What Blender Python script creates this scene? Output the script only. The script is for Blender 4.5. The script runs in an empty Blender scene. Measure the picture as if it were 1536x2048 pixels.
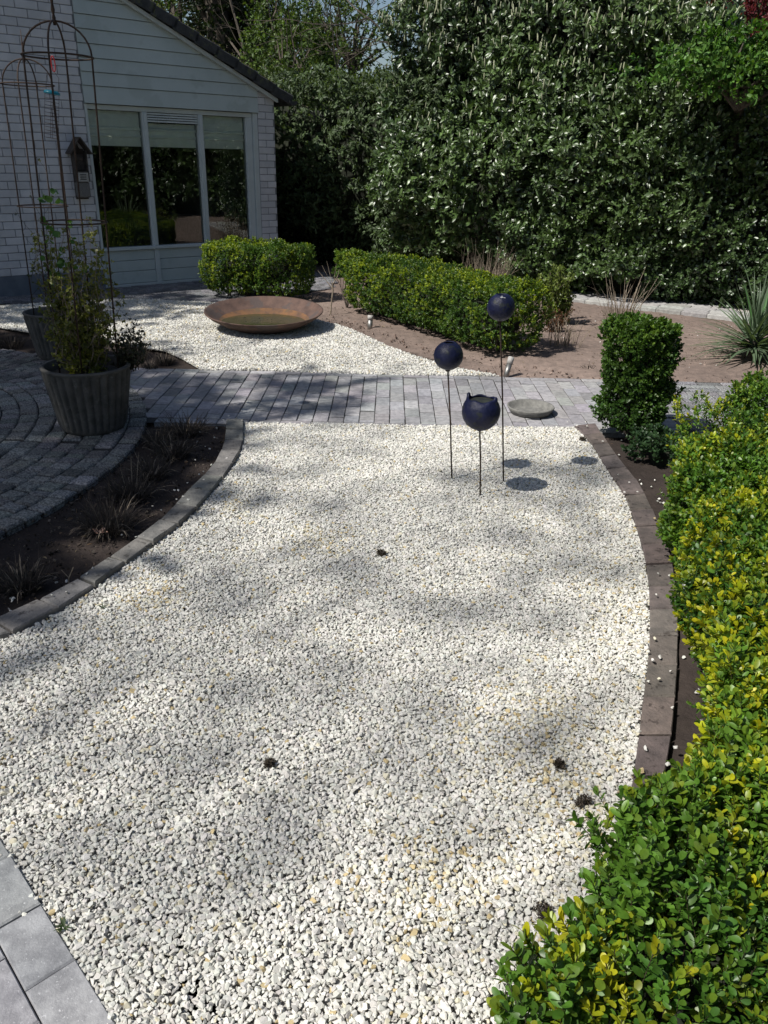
import bpy, math, random
import numpy as np
from math import radians, sin, cos, pi
rng = np.random.default_rng(7)
random.seed(7)
scene = bpy.context.scene
COL = scene.collection

# ------------------------------------------------------------------ camera
F_PX, PITCH, ROLL, EYE = 1580.0, radians(24.3), radians(1.4), 1.65
cf = np.array([0, cos(PITCH), -sin(PITCH)]); cu0 = np.array([0, sin(PITCH), cos(PITCH)]); cr0 = np.array([1., 0, 0])
cr = cos(ROLL) * cr0 + sin(ROLL) * cu0
cu = -sin(ROLL) * cr0 + cos(ROLL) * cu0
CAMP = np.array([0, 0, EYE])
import mathutils
cam = bpy.data.cameras.new("camera"); cam.sensor_fit = 'VERTICAL'; cam.sensor_height = 36.0
cam.lens = F_PX / 2048 * 36.0; cam.clip_start = 0.05; cam.clip_end = 600
camo = bpy.data.objects.new("camera", cam); COL.objects.link(camo)
M = mathutils.Matrix.Identity(4)
for i in range(3):
    M[i][0] = cr[i]; M[i][1] = cu[i]; M[i][2] = -cf[i]; M[i][3] = CAMP[i]
camo.matrix_world = M
scene.camera = camo

def g(x, y, z=0.0):
    """photo pixel -> point on the horizontal plane z"""
    d = cf + (x - 768) / F_PX * cr - (y - 1024) / F_PX * cu
    t = (z - EYE) / d[2]
    return CAMP + t * d
def at(x, y, Y):
    d = cf + (x - 768) / F_PX * cr - (y - 1024) / F_PX * cu
    return CAMP + d * (Y / d[1])

# ------------------------------------------------------------------ light
TRAVEL = np.array([0.66, 0.38, -1.0])                # sun's direction of travel per metre of drop
tv = TRAVEL / np.linalg.norm(TRAVEL)
SUN_EL = math.asin(-tv[2]); SUN_AZ = math.atan2(-tv[0], -tv[1])
world = bpy.data.worlds.new("World"); scene.world = world; world.use_nodes = True
wn = world.node_tree.nodes; wl = world.node_tree.links
sky = wn.new('ShaderNodeTexSky'); sky.sky_type = 'NISHITA'; sky.sun_disc = False
sky.sun_elevation = SUN_EL; sky.sun_rotation = SUN_AZ; sky.air_density = 1.0; sky.dust_density = 1.3; sky.ozone_density = 1.0
wl.new(sky.outputs[0], wn['Background'].inputs[0]); wn['Background'].inputs[1].default_value = 0.07
sun = bpy.data.lights.new("sun", 'SUN'); sun.energy = 5.0; sun.angle = radians(0.6); sun.color = (1.0, 0.965, 0.9)
suno = bpy.data.objects.new("sun", sun); COL.objects.link(suno)
suno.rotation_euler = mathutils.Vector(tv).to_track_quat('-Z', 'Y').to_euler()
scene.view_settings.view_transform = 'Standard'; scene.view_settings.look = 'None'
scene.view_settings.gamma = 1.0; scene.view_settings.exposure = 0.3
scene.cycles.max_bounces = 6; scene.cycles.transparent_max_bounces = 8

# ------------------------------------------------------------------ materials
def new_mat(name):
    m = bpy.data.materials.new(name); m.use_nodes = True
    nt = m.node_tree; return m, nt, nt.nodes['Principled BSDF'], nt.nodes['Material Output']
def add_noise(nt, scale, detail=4, rough=0.6):
    tc = nt.nodes.get('TC') or nt.nodes.new('ShaderNodeTexCoord'); tc.name = 'TC'
    n = nt.nodes.new('ShaderNodeTexNoise'); n.inputs['Scale'].default_value = scale
    n.inputs['Detail'].default_value = detail; n.inputs['Roughness'].default_value = rough
    nt.links.new(tc.outputs['Object'], n.inputs['Vector']); return n
def mat(name, c1, c2=None, rough=0.7, scale=8, bump=0.0, bscale=60, metal=0.0, attr=False, spec=0.5, c3=None, s3=40, t3=0.62, lo=0.35, hi=0.65, bdist=0.01):
    m, nt, p, out = new_mat(name)
    p.inputs['Roughness'].default_value = rough; p.inputs['Metallic'].default_value = metal
    p.inputs['Specular IOR Level'].default_value = spec
    c2 = c2 or c1
    n = add_noise(nt, scale)
    r = nt.nodes.new('ShaderNodeValToRGB'); r.color_ramp.elements[0].position = lo; r.color_ramp.elements[1].position = hi
    r.color_ramp.elements[0].color = (*c1, 1); r.color_ramp.elements[1].color = (*c2, 1)
    nt.links.new(n.outputs['Fac'], r.inputs['Fac']); col = r.outputs['Color']
    if c3:
        n3 = add_noise(nt, s3, 3)
        r3 = nt.nodes.new('ShaderNodeValToRGB'); r3.color_ramp.elements[0].position = t3; r3.color_ramp.elements[1].position = t3 + .06
        nt.links.new(n3.outputs['Fac'], r3.inputs['Fac'])
        mx = nt.nodes.new('ShaderNodeMix'); mx.data_type = 'RGBA'
        nt.links.new(r3.outputs['Color'], mx.inputs['Factor']); nt.links.new(col, mx.inputs[6]); mx.inputs[7].default_value = (*c3, 1)
        col = mx.outputs[2]
    if attr:
        a = nt.nodes.new('ShaderNodeAttribute'); a.attribute_name = 'col'
        mx = nt.nodes.new('ShaderNodeMix'); mx.data_type = 'RGBA'; mx.blend_type = 'MULTIPLY'; mx.inputs['Factor'].default_value = 1
        nt.links.new(col, mx.inputs[6]); nt.links.new(a.outputs['Color'], mx.inputs[7]); col = mx.outputs[2]
    nt.links.new(col, p.inputs['Base Color'])
    if bump:
        bn = add_noise(nt, bscale, 5)
        b = nt.nodes.new('ShaderNodeBump'); b.inputs['Strength'].default_value = bump; b.inputs['Distance'].default_value = bdist
        nt.links.new(bn.outputs['Fac'], b.inputs['Height']); nt.links.new(b.outputs['Normal'], p.inputs['Normal'])
    return m
def leaf_mat(name, rough=0.4, spec=0.5, trans=0.25):
    m, nt, p, out = new_mat(name)
    a = nt.nodes.new('ShaderNodeAttribute'); a.attribute_name = 'col'
    n = add_noise(nt, 90, 2)
    mr = nt.nodes.new('ShaderNodeMapRange'); mr.inputs[1].default_value = .3; mr.inputs[2].default_value = .7; mr.inputs[3].default_value = .8; mr.inputs[4].default_value = 1.15
    nt.links.new(n.outputs['Fac'], mr.inputs[0])
    vm = nt.nodes.new('ShaderNodeVectorMath'); vm.operation = 'SCALE'
    nt.links.new(a.outputs['Color'], vm.inputs[0]); nt.links.new(mr.outputs[0], vm.inputs['Scale'])
    nt.links.new(vm.outputs[0], p.inputs['Base Color'])
    p.inputs['Roughness'].default_value = rough; p.inputs['Specular IOR Level'].default_value = spec
    tr = nt.nodes.new('ShaderNodeBsdfTranslucent')
    v2 = nt.nodes.new('ShaderNodeVectorMath'); v2.operation = 'MULTIPLY'; v2.inputs[1].default_value = (1.3, 1.35, .55)
    nt.links.new(vm.outputs[0], v2.inputs[0]); nt.links.new(v2.outputs[0], tr.inputs['Color'])
    mx = nt.nodes.new('ShaderNodeMixShader'); mx.inputs[0].default_value = trans
    nt.links.new(p.outputs[0], mx.inputs[1]); nt.links.new(tr.outputs[0], mx.inputs[2]); nt.links.new(mx.outputs[0], out.inputs['Surface'])
    return m

MT = dict(
    stone=mat('gravel_stone', (.9, .9, .9), (1, 1, 1), rough=.85, scale=60, bump=.3, bscale=300, attr=True, bdist=.002),
    gbase=mat('gravel_bed', (.30, .29, .265), (.46, .445, .41), rough=.95, scale=70, bump=1, bscale=90),
    soil=mat('soil', (.72, .72, .72), (1.15, 1.12, 1.1), rough=.97, scale=14, bump=.9, bscale=45, attr=True, lo=.3, hi=.7, spec=.15),
    paver=mat('path_paver', (.75, .75, .76), (1.1, 1.1, 1.1), rough=.85, scale=25, bump=.45, bscale=170, attr=True, c3=(1.6, 1.6, 1.6), s3=150, t3=.635, bdist=.005, lo=.38, hi=.62),
    cobble=mat('rough_cobble', (.42, .42, .44), (1.35, 1.35, 1.3), rough=.95, scale=95, bump=1, bscale=110, attr=True, bdist=.012, c3=(1.9, 1.9, 1.85), s3=190, t3=.62, lo=.4, hi=.6),
    joint=mat('joint_sand', (.02, .019, .018), (.05, .047, .042), rough=1, scale=60, bump=.5, bscale=100),
    kerb=mat('kerb_brick', (.7, .7, .7), (1.15, 1.12, 1.1), rough=.9, scale=18, bump=.5, bscale=90, attr=True, c3=(.45, .43, .42), s3=25, t3=.6),
    whitebrick=mat('white_painted_brick', (.50, .50, .52), (.60, .59, .61), rough=.7, scale=5, bump=.35, bscale=40, attr=True),
    mortar=mat('grey_mortar', (.17, .17, .18), (.26, .26, .27), rough=.9, scale=20),
    plinth=mat('grey_plinth_paint', (.10, .12, .15), (.15, .17, .2), rough=.7, scale=6, bump=.3),
    clad=mat('painted_board', (.42, .47, .46), (.47, .52, .51), rough=.5, scale=2.5, bump=.1, bscale=25, c3=(.40, .445, .43), s3=3, t3=.55),
    frame=mat('white_frame_paint', (.46, .50, .50), (.52, .56, .56), rough=.45, scale=4),
    blind=mat('blind_fabric', (.80, .81, .78), (.88, .89, .86), rough=.9, scale=10, bump=.1, bscale=200),
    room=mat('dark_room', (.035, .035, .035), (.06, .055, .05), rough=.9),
    tile=mat('roof_tile', (.022, .023, .025), (.05, .05, .05), rough=.75, scale=12, bump=.5, bscale=40, c3=(.07, .075, .04), s3=9, t3=.58),
    rust=mat('rusty_steel', (.06, .035, .028), (.115, .068, .052), rough=.85, scale=7, bump=.3, bscale=60, c3=(.07, .05, .045), s3=5, t3=.52),
    rust2=mat('orange_rust', (.075, .042, .028), (.17, .08, .03), rough=.8, scale=9, bump=.3, bscale=60, c3=(.10, .06, .03), s3=6, t3=.56),
    iron=mat('rusty_iron', (.028, .017, .012), (.06, .035, .022), rough=.7, scale=30, bump=.2, metal=.4),
    blue=mat('blue_glazed_ceramic', (.0035, .006, .032), (.007, .010, .052), rough=.5, scale=14, bump=.35, bscale=60, c3=(.022, .026, .028), s3=22, t3=.57),
    rimdark=mat('dark_glaze', (.015, .017, .02), (.04, .045, .03), rough=.7, scale=30, bump=.4),
    white=mat('white_spot', (.55, .56, .55), rough=.9),
    conc=mat('concrete_saucer', (.11, .108, .10), (.19, .185, .17), rough=.9, scale=30, bump=.6, bscale=120, bdist=.004),
    pot=mat('weathered_fluted_pot', (.058, .056, .05), (.105, .10, .092), rough=.9, scale=12, bump=.5, bscale=90, c3=(.11, .11, .10), s3=30, t3=.6),
    bark=mat('bark', (.05, .04, .03), (.12, .10, .08), rough=.95, scale=20, bump=.8),
    twig=mat('dry_twig', (.16, .125, .09), (.30, .25, .19), rough=.95, scale=40),
    darktwig=mat('dark_twig', (.035, .028, .022), (.075, .06, .048), rough=.95, scale=40),
    steel=mat('brushed_steel', (.25, .25, .24), (.36, .35, .33), rough=.5, metal=.9, scale=20),
    boxwood=mat('weathered_box', (.045, .036, .03), (.08, .065, .055), rough=.85, scale=20, bump=.4),
    greyplank=mat('grey_plank', (.30, .29, .27), (.42, .40, .38), rough=.85, scale=30, bump=.3),
    mat_fibre=mat('grey_fibre', (.12, .115, .11), (.22, .21, .2), rough=1, scale=120, bump=1, bscale=150),
    red=mat('red_clip', (.42, .02, .02), rough=.4),
    teal=mat('teal_plastic', (.0, .16, .22), (.01, .22, .30), rough=.35, scale=8),
    deadleaf=mat('dead_leaf', (.45, .24, .17), (.6, .38, .28), rough=.8, scale=40),
    debris=mat('dark_debris', (.03, .026, .022), (.08, .07, .055), rough=1, scale=60),
    leaf=leaf_mat('box_leaf', .43, .5, .32),
    laurel=leaf_mat('laurel_leaf', .42, 1.0, .15),
    dull=leaf_mat('dull_leaf', .55, .4, .3),
    core=mat('painted_core_shade', (.006, .008, .004), (.02, .024, .012), rough=1, scale=14, bump=1, bscale=20),  # near-black colour stands in for shade deep inside the hedges
    flower=mat('cream_flower', (.20, .22, .13), (.36, .37, .25), rough=.8, scale=60),
)
def glass_mat():
    m, nt, p, out = new_mat('window_glass')
    tr = nt.nodes.new('ShaderNodeBsdfTransparent'); tr.inputs[0].default_value = (.93, .96, .94, 1)
    gl = nt.nodes.new('ShaderNodeBsdfGlossy'); gl.inputs['Roughness'].default_value = .01
    fr = nt.nodes.new('ShaderNodeFresnel'); fr.inputs[0].default_value = 1.5
    mr = nt.nodes.new('ShaderNodeMath'); mr.operation = 'ADD'; mr.inputs[1].default_value = .03
    nt.links.new(fr.outputs[0], mr.inputs[0])
    mx = nt.nodes.new('ShaderNodeMixShader'); nt.links.new(mr.outputs[0], mx.inputs[0])
    nt.links.new(tr.outputs[0], mx.inputs[1]); nt.links.new(gl.outputs[0], mx.inputs[2]); nt.links.new(mx.outputs[0], out.inputs['Surface'])
    return m
MT['glass'] = glass_mat()
def water_mat():
    m, nt, p, out = new_mat('bowl_water')
    p.inputs['Base Color'].default_value = (.03, .035, .012, 1); p.inputs['Roughness'].default_value = .06
    n = add_noise(nt, 12, 3); b = nt.nodes.new('ShaderNodeBump'); b.inputs['Strength'].default_value = .15; b.inputs['Distance'].default_value = .01
    nt.links.new(n.outputs['Fac'], b.inputs['Height']); nt.links.new(b.outputs[0], p.inputs['Normal'])
    return m
MT['water'] = water_mat()

# ------------------------------------------------------------------ object helpers
def tag(o, label=None, cat=None, group=None, kind=None):
    if label: o['label'] = label
    if cat: o['category'] = cat
    if group: o['group'] = group
    if kind: o['kind'] = kind
    return o
def empty(name, loc, label, cat, group=None, rz=0):
    o = bpy.data.objects.new(name, None); COL.objects.link(o); o.location = loc; o.rotation_euler = (0, 0, rz)
    o.empty_display_size = .1
    return tag(o, label, cat, group)
class MB:
    def __init__(s): s.v = []; s.f = []; s.c = []
    def add(s, vs, fs, col=None):
        k = len(s.v); s.v += [tuple(map(float, p)) for p in vs]; s.f += [tuple(i + k for i in f) for f in fs]
        s.c += [col or (1, 1, 1)] * len(vs)
    def box(s, c, d, ax=None, col=None, bev=0):
        c = np.array(c, float); d = np.array(d, float) / 2; ax = np.eye(3) if ax is None else np.array(ax)
        if bev:
            vs = []; b = bev
            for sx in (-1, 1):
                for sy in (-1, 1):
                    for sz in (-1, 1):
                        S = np.array([sx, sy, sz])
                        for k in range(3):
                            q = S * (d - b); q[k] = S[k] * d[k]; vs.append(c + q @ ax)
            import bmesh
            bm = bmesh.new()
            for p in vs: bm.verts.new(p)
            bmesh.ops.convex_hull(bm, input=bm.verts)
            bm.verts.index_update()
            s.add([v.co for v in bm.verts], [[v.index for v in f.verts] for f in bm.faces], col); bm.free(); return
        vs = [c + np.array([sx, sy, sz]) * d @ ax for sx in (-1, 1) for sy in (-1, 1) for sz in (-1, 1)]
        s.add(vs, [(0, 1, 3, 2), (4, 6, 7, 5), (0, 4, 5, 1), (2, 3, 7, 6), (0, 2, 6, 4), (1, 5, 7, 3)], col)
    def tube(s, pts, r, n=6, closed=False, cap=True, col=None):
        P = np.array(pts, float); N = len(P)
        if np.isscalar(r): r = [r] * N
        T = np.gradient(P, axis=0) if not closed else (np.roll(P, -1, 0) - np.roll(P, 1, 0))
        T /= np.linalg.norm(T, axis=1)[:, None] + 1e-9
        up = np.array([0, 0, 1.]) if abs(T[0][2]) < .9 else np.array([1., 0, 0])
        vs = []
        u = np.cross(T[0], up); u /= np.linalg.norm(u)
        for i in range(N):
            u = u - T[i] * (u @ T[i]); u /= np.linalg.norm(u) + 1e-9; w = np.cross(T[i], u)
            for k in range(n):
                a = 2 * pi * k / n; vs.append(P[i] + r[i] * (cos(a) * u + sin(a) * w))
        fs = []
        for i in range(N if closed else N - 1):
            j = (i + 1) % N
            for k in range(n):
                fs.append((i * n + k, i * n + (k + 1) % n, j * n + (k + 1) % n, j * n + k))
        if cap and not closed: fs += [tuple(range(n))[::-1], tuple((N - 1) * n + k for k in range(n))]
        s.add(vs, fs, col)
    def lathe(s, prof, c=(0, 0, 0), n=32, rf=None, close_top=False, close_bot=False):
        vs = []
        for i, (r, z) in enumerate(prof):
            for k in range(n):
                a = 2 * pi * k / n; rr = r * (rf(a, i) if rf else 1)
                vs.append((c[0] + rr * cos(a), c[1] + rr * sin(a), c[2] + z))
        fs = [(i * n + k, i * n + (k + 1) % n, (i + 1) * n + (k + 1) % n, (i + 1) * n + k) for i in range(len(prof) - 1) for k in range(n)]
        if close_bot: fs.append(tuple(range(n))[::-1])
        if close_top: fs.append(tuple((len(prof) - 1) * n + k for k in range(n)))
        s.add(vs, fs)
    def blade(s, base, d, L, w, droop=.5, seg=5, col=None, fold=.25):
        d = np.array(d, float); d /= np.linalg.norm(d); side = np.cross(d, [0, 0, 1.]); side /= np.linalg.norm(side) + 1e-9
        vs = []; p = np.array(base, float); dd = d.copy()
        for i in range(seg + 1):
            t = i / seg; ww = w * (1 - t ** 2) * (.7 + .3 * min(1, 4 * t)) / 2 + .0004
            nrm = np.cross(side, dd)
            vs += [p - side * ww + nrm * ww * fold, p - nrm * 0, p + side * ww + nrm * ww * fold]
            p = p + dd * L / seg; dd = dd + np.array([0, 0, -droop / seg * (0.4 + 1.2 * t)]); dd /= np.linalg.norm(dd)
        fs = []
        for i in range(seg):
            a = 3 * i; fs += [(a, a + 1, a + 4, a + 3), (a + 1, a + 2, a + 5, a + 4)]
        s.add(vs, fs, col)
    def build(s, name, m, parent=None, smooth=False, usecol=True):
        me = bpy.data.meshes.new(name); me.from_pydata(s.v, [], s.f)
        if usecol and len(s.v):
            at_ = me.color_attributes.new('col', 'FLOAT_COLOR', 'POINT')
            at_.data.foreach_set('color', np.c_[np.array(s.c), np.ones(len(s.v))].astype('f4').ravel())
        me.materials.append(MT[m]); me.update()
        if smooth: me.polygons.foreach_set('use_smooth', [True] * len(me.polygons))
        o = bpy.data.objects.new(name, me); COL.objects.link(o)
        if parent: o.parent = parent
        return o
def np_mesh(name, V, loops, tots, C, m, parent=None, smooth=True):
    me = bpy.data.meshes.new(name)
    me.vertices.add(len(V)); me.vertices.foreach_set('co', V.astype('f4').ravel())
    me.loops.add(len(loops)); me.loops.foreach_set('vertex_index', loops.astype('i4'))
    me.polygons.add(len(tots)); st = np.r_[0, np.cumsum(tots)[:-1]]
    me.polygons.foreach_set('loop_start', st.astype('i4')); me.polygons.foreach_set('loop_total', tots.astype('i4'))
    me.polygons.foreach_set('use_smooth', np.full(len(tots), smooth))
    a = me.color_attributes.new('col', 'FLOAT_COLOR', 'POINT')
    a.data.foreach_set('color', np.c_[C, np.ones(len(C))].astype('f4').ravel())
    me.materials.append(MT[m]); me.update(calc_edges=True); me.validate()
    o = bpy.data.objects.new(name, me); COL.objects.link(o)
    if parent: o.parent = parent
    return o
def frames(D, roll=None, upbias=None):
    """rotation matrices whose third column is D, random roll"""
    D = D / (np.linalg.norm(D, axis=1)[:, None] + 1e-9); N = len(D)
    a = rng.normal(size=(N, 3)); X = a - D * (a * D).sum(1)[:, None]; X /= np.linalg.norm(X, axis=1)[:, None]
    Y = np.cross(D, X); return np.stack([X, Y, D], axis=2)
def scatter(name, protos, R, T, S, A, B, m, parent=None, smooth=True):
    N = len(T); pick = rng.integers(0, len(protos), N); Vs = []; Ls = []; Ts = []; Cs = []; off = 0
    S = np.broadcast_to(np.asarray(S, float), (N,))
    for i, p in enumerate(protos):
        q = np.where(pick == i)[0]
        if not len(q): continue
        V = np.einsum('nij,vj->nvi', R[q] * S[q][:, None, None], p['v']) + T[q][:, None, :]
        nv = len(p['v']); k = p['k'][None, :, None]
        C = A[q][:, None, :] * (1 - k) + B[q][:, None, :] * k
        C = C * p['b'][None, :, None]
        C = np.where(p['s'][None, :, None] > 0, np.array([.06, .05, .03])[None, None, :], C)
        L = p['l'][None, :] + (off + np.arange(len(q)) * nv)[:, None]
        off += nv * len(q)
        Vs.append(V.reshape(-1, 3)); Cs.append(C.reshape(-1, 3)); Ls.append(L.ravel()); Ts.append(np.tile(p['t'], len(q)))
    return np_mesh(name, np.concatenate(Vs), np.concatenate(Ls), np.concatenate(Ts), np.concatenate(Cs), m, parent, smooth)
def mk_proto(vs, fs, k=None, b=None, s=None):
    n = len(vs); return dict(v=np.array(vs, float), l=np.array([i for f in fs for i in f]), t=np.array([len(f) for f in fs]),
                             k=np.zeros(n) if k is None else np.array(k, float), b=np.ones(n) if b is None else np.array(b, float),
                             s=np.zeros(n) if s is None else np.array(s, float))
def leaf_geo(L, W, fold=.25, curl=.15, round_=True, simple=False):
    """leaf along +x, face up +z"""
    if simple:
        return [(0, 0, 0), (L * .45, -W / 2, W * fold), (L, 0, -L * curl), (L * .45, W / 2, W * fold)], [(0, 1, 2), (0, 2, 3)]
    st = [(.0, .12), (.24, .72), (.52, 1.), (.78, .88), (.94, .48)] if round_ else [(.0, .1), (.3, .85), (.6, .9), (.85, .45)]
    vs = []
    for t, w in st:
        z = -curl * L * t * t
        vs += [(L * t, -W / 2 * w, z + W * w * fold / 2), (L * t, 0, z), (L * t, W / 2 * w, z + W * w * fold / 2)]
    vs.append((L, 0, -curl * L))
    fs = []
    n_ = len(st)
    for i in range(n_ - 1):
        a = 3 * i; fs += [(a, a + 1, a + 4, a + 3), (a + 1, a + 2, a + 5, a + 4)]
    e = 3 * (n_ - 1); fs += [(e, e + 1, e + 3), (e + 1, e + 2, e + 3)]
    return vs, fs
def sprig(nl, L, W, stem, spread=60, simple=False, fold=.25, curl=.15, tipfrac=.4, opposite=True, jitter=.2, round_=True):
    """stem along +z with leaves; tipness k rises to the tip"""
    V = []; Fc = []; K = []; Bq = []; St = []
    r = L * .035
    k0 = 0
    for i, (z0) in enumerate((0, stem)):
        for a in (0, 2.1, 4.2): V.append((r * cos(a), r * sin(a), z0)); K.append(0); Bq.append(1); St.append(1)
    Fc += [(0, 1, 4, 3), (1, 2, 5, 4), (2, 0, 3, 5)]
    for i in range(nl):
        t = (i + .5) / nl; lv, lf = leaf_geo(L * rng.uniform(.75, 1.1) * (1 if t < .8 else .8), W * rng.uniform(.85, 1.1), fold, curl * rng.uniform(.3, 1.6), round_, simple)
        el = radians(90 - spread + (spread * .75) * t ** 1.5 + rng.normal() * 12); az = i * (pi if opposite else 2.4) + (i // 2) * (pi / 2) + rng.normal() * jitter
        lv = np.array(lv); ro = rng.normal() * .35
        y = lv[:, 1] * cos(ro) - lv[:, 2] * sin(ro); z = lv[:, 1] * sin(ro) + lv[:, 2] * cos(ro); x = lv[:, 0]
        x2 = x * cos(el) - z * sin(el); z2 = x * sin(el) + z * cos(el)
        X = x2 * cos(az) - y * sin(az); Y = x2 * sin(az) + y * cos(az); Z = z2 + stem * (.15 + .85 * t)
        base = len(V); br = rng.uniform(.75, 1.2); kk = np.clip((t - (1 - tipfrac)) / tipfrac, 0, 1) if tipfrac > 0 else 0
        for q in range(len(lv)): V.append((X[q], Y[q], Z[q])); K.append(kk); Bq.append(br); St.append(0)
        Fc += [tuple(base + j for j in f) for f in lf]
    return mk_proto(V, Fc, K, Bq, St)
def snoise(P, scale=1.0, seed=0, oct=3):
    r = np.random.default_rng(seed); out = np.zeros(len(P)); amp = 1; tot = 0
    for o in range(oct):
        for _ in range(5):
            k = r.normal(size=P.shape[1]) * scale * (2 ** o); out += amp * np.sin(P @ k + r.uniform(0, 6.28)) / 5 ** .5
        tot += amp; amp *= .55
    return out / tot
def lerp(a, b, t): return np.array(a)[None, :] * (1 - t[:, None]) + np.array(b)[None, :] * t[:, None]
def inpoly(P, poly):
    poly = np.array(poly)[:, :2]; x, y = P[:, 0], P[:, 1]; ins = np.zeros(len(P), bool); n = len(poly)
    for i in range(n):
        x1, y1 = poly[i]; x2, y2 = poly[(i + 1) % n]
        c = ((y1 > y) != (y2 > y)) & (x < (x2 - x1) * (y - y1) / (y2 - y1 + 1e-12) + x1); ins ^= c
    return ins
def resample(P, step):
    P = np.array(P, float)[:, :2]; d = np.r_[0, np.cumsum(np.linalg.norm(np.diff(P, axis=0), axis=1))]
    n = max(2, int(round(d[-1] / step)) + 1); t = np.linspace(0, d[-1], n)
    return np.c_[np.interp(t, d, P[:, 0]), np.interp(t, d, P[:, 1])]
def smooth_line(P, it=2):
    P = np.array(P, float)[:, :2]
    for _ in range(it):
        Q = [P[0]]
        for i in range(len(P) - 1): Q += [P[i] * .75 + P[i + 1] * .25, P[i] * .25 + P[i + 1] * .75]
        Q.append(P[-1]); P = np.array(Q)
    return P
def sheet(name, poly, z, m, kind='structure', col=(1, 1, 1)):
    b = MB(); poly = np.array(poly)[:, :2]; b.add([(x, y, z) for x, y in poly], [tuple(range(len(poly)))], col)
    o = b.build(name, m); tag(o, kind=kind)
    import bmesh
    bm = bmesh.new(); bm.from_mesh(o.data); bmesh.ops.triangulate(bm, faces=bm.faces); bmesh.ops.recalc_face_normals(bm, faces=bm.faces)
    if bm.faces[0].normal.z < 0: bmesh.ops.reverse_faces(bm, faces=bm.faces)
    bm.to_mesh(o.data); bm.free()
    return o
def blocks(name, Q, z, C, m, h=.05, bev=.006, zj=.003, parent=None):
    """Q (N,4,2) footprints -> bevelled blocks in one mesh"""
    Q = np.array(Q, float); N = len(Q); ctr = Q.mean(1, keepdims=True)
    d = Q - ctr; ln = np.linalg.norm(d, axis=2, keepdims=True); ins = Q - d / ln * bev * 1.4
    zz = z + rng.uniform(-zj, zj, (N, 1)) + np.zeros((N, 4)); tl = rng.normal(size=(N, 4)) * zj * .4
    V = np.concatenate([np.dstack([Q, zz * 0 + z - h]), np.dstack([Q, zz - bev + tl]), np.dstack([ins, zz + tl])], axis=1)
    fs = [(8, 9, 10, 11)] + [(i, (i + 1) % 4, 4 + (i + 1) % 4, 4 + i) for i in range(4)] + [(4 + i, 4 + (i + 1) % 4, 8 + (i + 1) % 4, 8 + i) for i in range(4)]
    # orient ccw
    area = ((Q[:, 1, 0] - Q[:, 0, 0]) * (Q[:, 2, 1] - Q[:, 0, 1]) - (Q[:, 2, 0] - Q[:, 0, 0]) * (Q[:, 1, 1] - Q[:, 0, 1]))
    V[area < 0] = V[area < 0][:, [3, 2, 1, 0, 7, 6, 5, 4, 11, 10, 9, 8]]
    L = (np.array([i for f in fs for i in f])[None] + np.arange(N)[:, None] * 12).ravel(); T = np.tile([4] * 9, N)
    return np_mesh(name, V.reshape(-1, 3), L, T, np.repeat(np.array(C), 12, axis=0), m, parent, smooth=False)
def grey_cols(N, base, var=.12, hue=.02):
    b = np.array(base)[None] * (1 + rng.normal(size=(N, 1)) * var) * (1 + rng.normal(size=(N, 3)) * hue); return np.clip(b, .005, .9)

# ------------------------------------------------------------------ key outlines on the ground
kl_in = smooth_line([g(*p, .03)[:2] for p in ((487, 838), (486, 893), (448, 950), (405, 1001), (350, 1052), (284, 1096), (225, 1138), (157, 1187), (87, 1230), (0, 1272))] + [(-1.75, 2.2), (-2.3, 1.9), (-3.4, 1.45), (-4.6, 1.15)], 1)
kl_out = smooth_line([g(*p, .03)[:2] for p in ((453, 838), (450, 884), (427, 931), (375, 979), (321, 1041), (259, 1084), (205, 1122), (135, 1168), (62, 1202), (0, 1237))] + [(-1.8, 2.33), (-2.35, 2.02), (-3.44, 1.57), (-4.62, 1.27)], 1)
kr_in = smooth_line([g(*p, .02)[:2] for p in ((1150, 850), (1185, 885), (1220, 944), (1251, 983), (1271, 1044), (1290, 1105), (1299, 1166), (1301, 1227), (1300, 1300), (1290, 1370), (1278, 1480), (1260, 1600), (1239, 1690), (1195, 1850))] + [(.33, .95), (.2, .55), (.15, .1)], 1)
kr_out = smooth_line([g(*p, .02)[:2] for p in ((1191, 846), (1227, 902), (1268, 951), (1290, 983), (1321, 1049), (1346, 1117), (1354, 1178), (1357, 1240), (1357, 1300), (1352, 1390), (1340, 1500), (1320, 1600), (1295, 1720), (1255, 1880))] + [(.45, .9), (.32, .5), (.27, .05)], 1)
pe0, pe1 = np.array([-.978, 1.511]), np.array([-.536, 1.048])          # gravel / pavement edge bottom left
ped = (pe1 - pe0) / np.linalg.norm(pe1 - pe0); pen = np.array([-ped[1], ped[0]]) * -1
if pen[0] > 0: pen = -pen
grav_main = np.vstack([kl_in[kl_in[:, 0] > -1.72], [pe0 - ped * .86], [pe1 + ped * 1.2], kr_in[::-1]])
PATH_Y0, PATH_Y1 = 5.02, 6.44
grav_up = np.array([g(*p)[:2] for p in ((0, 612), (100, 606), (190, 601), (300, 599), (430, 606), (560, 612), (618, 635), (650, 645), (700, 658), (770, 690), (830, 713), (905, 735), (1000, 752), (760, 750), (500, 741), (405, 741), (365, 718), (330, 702), (262, 692), (225, 686), (120, 668), (60, 665), (0, 655))])
grav_up = np.vstack([[(-6.5, 10.2), (-6.5, 8.9)][:1], grav_up, [(-6.0, 8.1)]])

# ------------------------------------------------------------------ ground
gx = np.arange(-9, 9.01, .05); gy = np.arange(-.6, 14.01, .05)
X, Y = np.meshgrid(gx, gy); P = np.c_[X.ravel(), Y.ravel()]
zn = snoise(P, 5, 1, 4) * .010 + snoise(P, 28, 2, 3) * .005
Z = -.032 + zn
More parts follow.
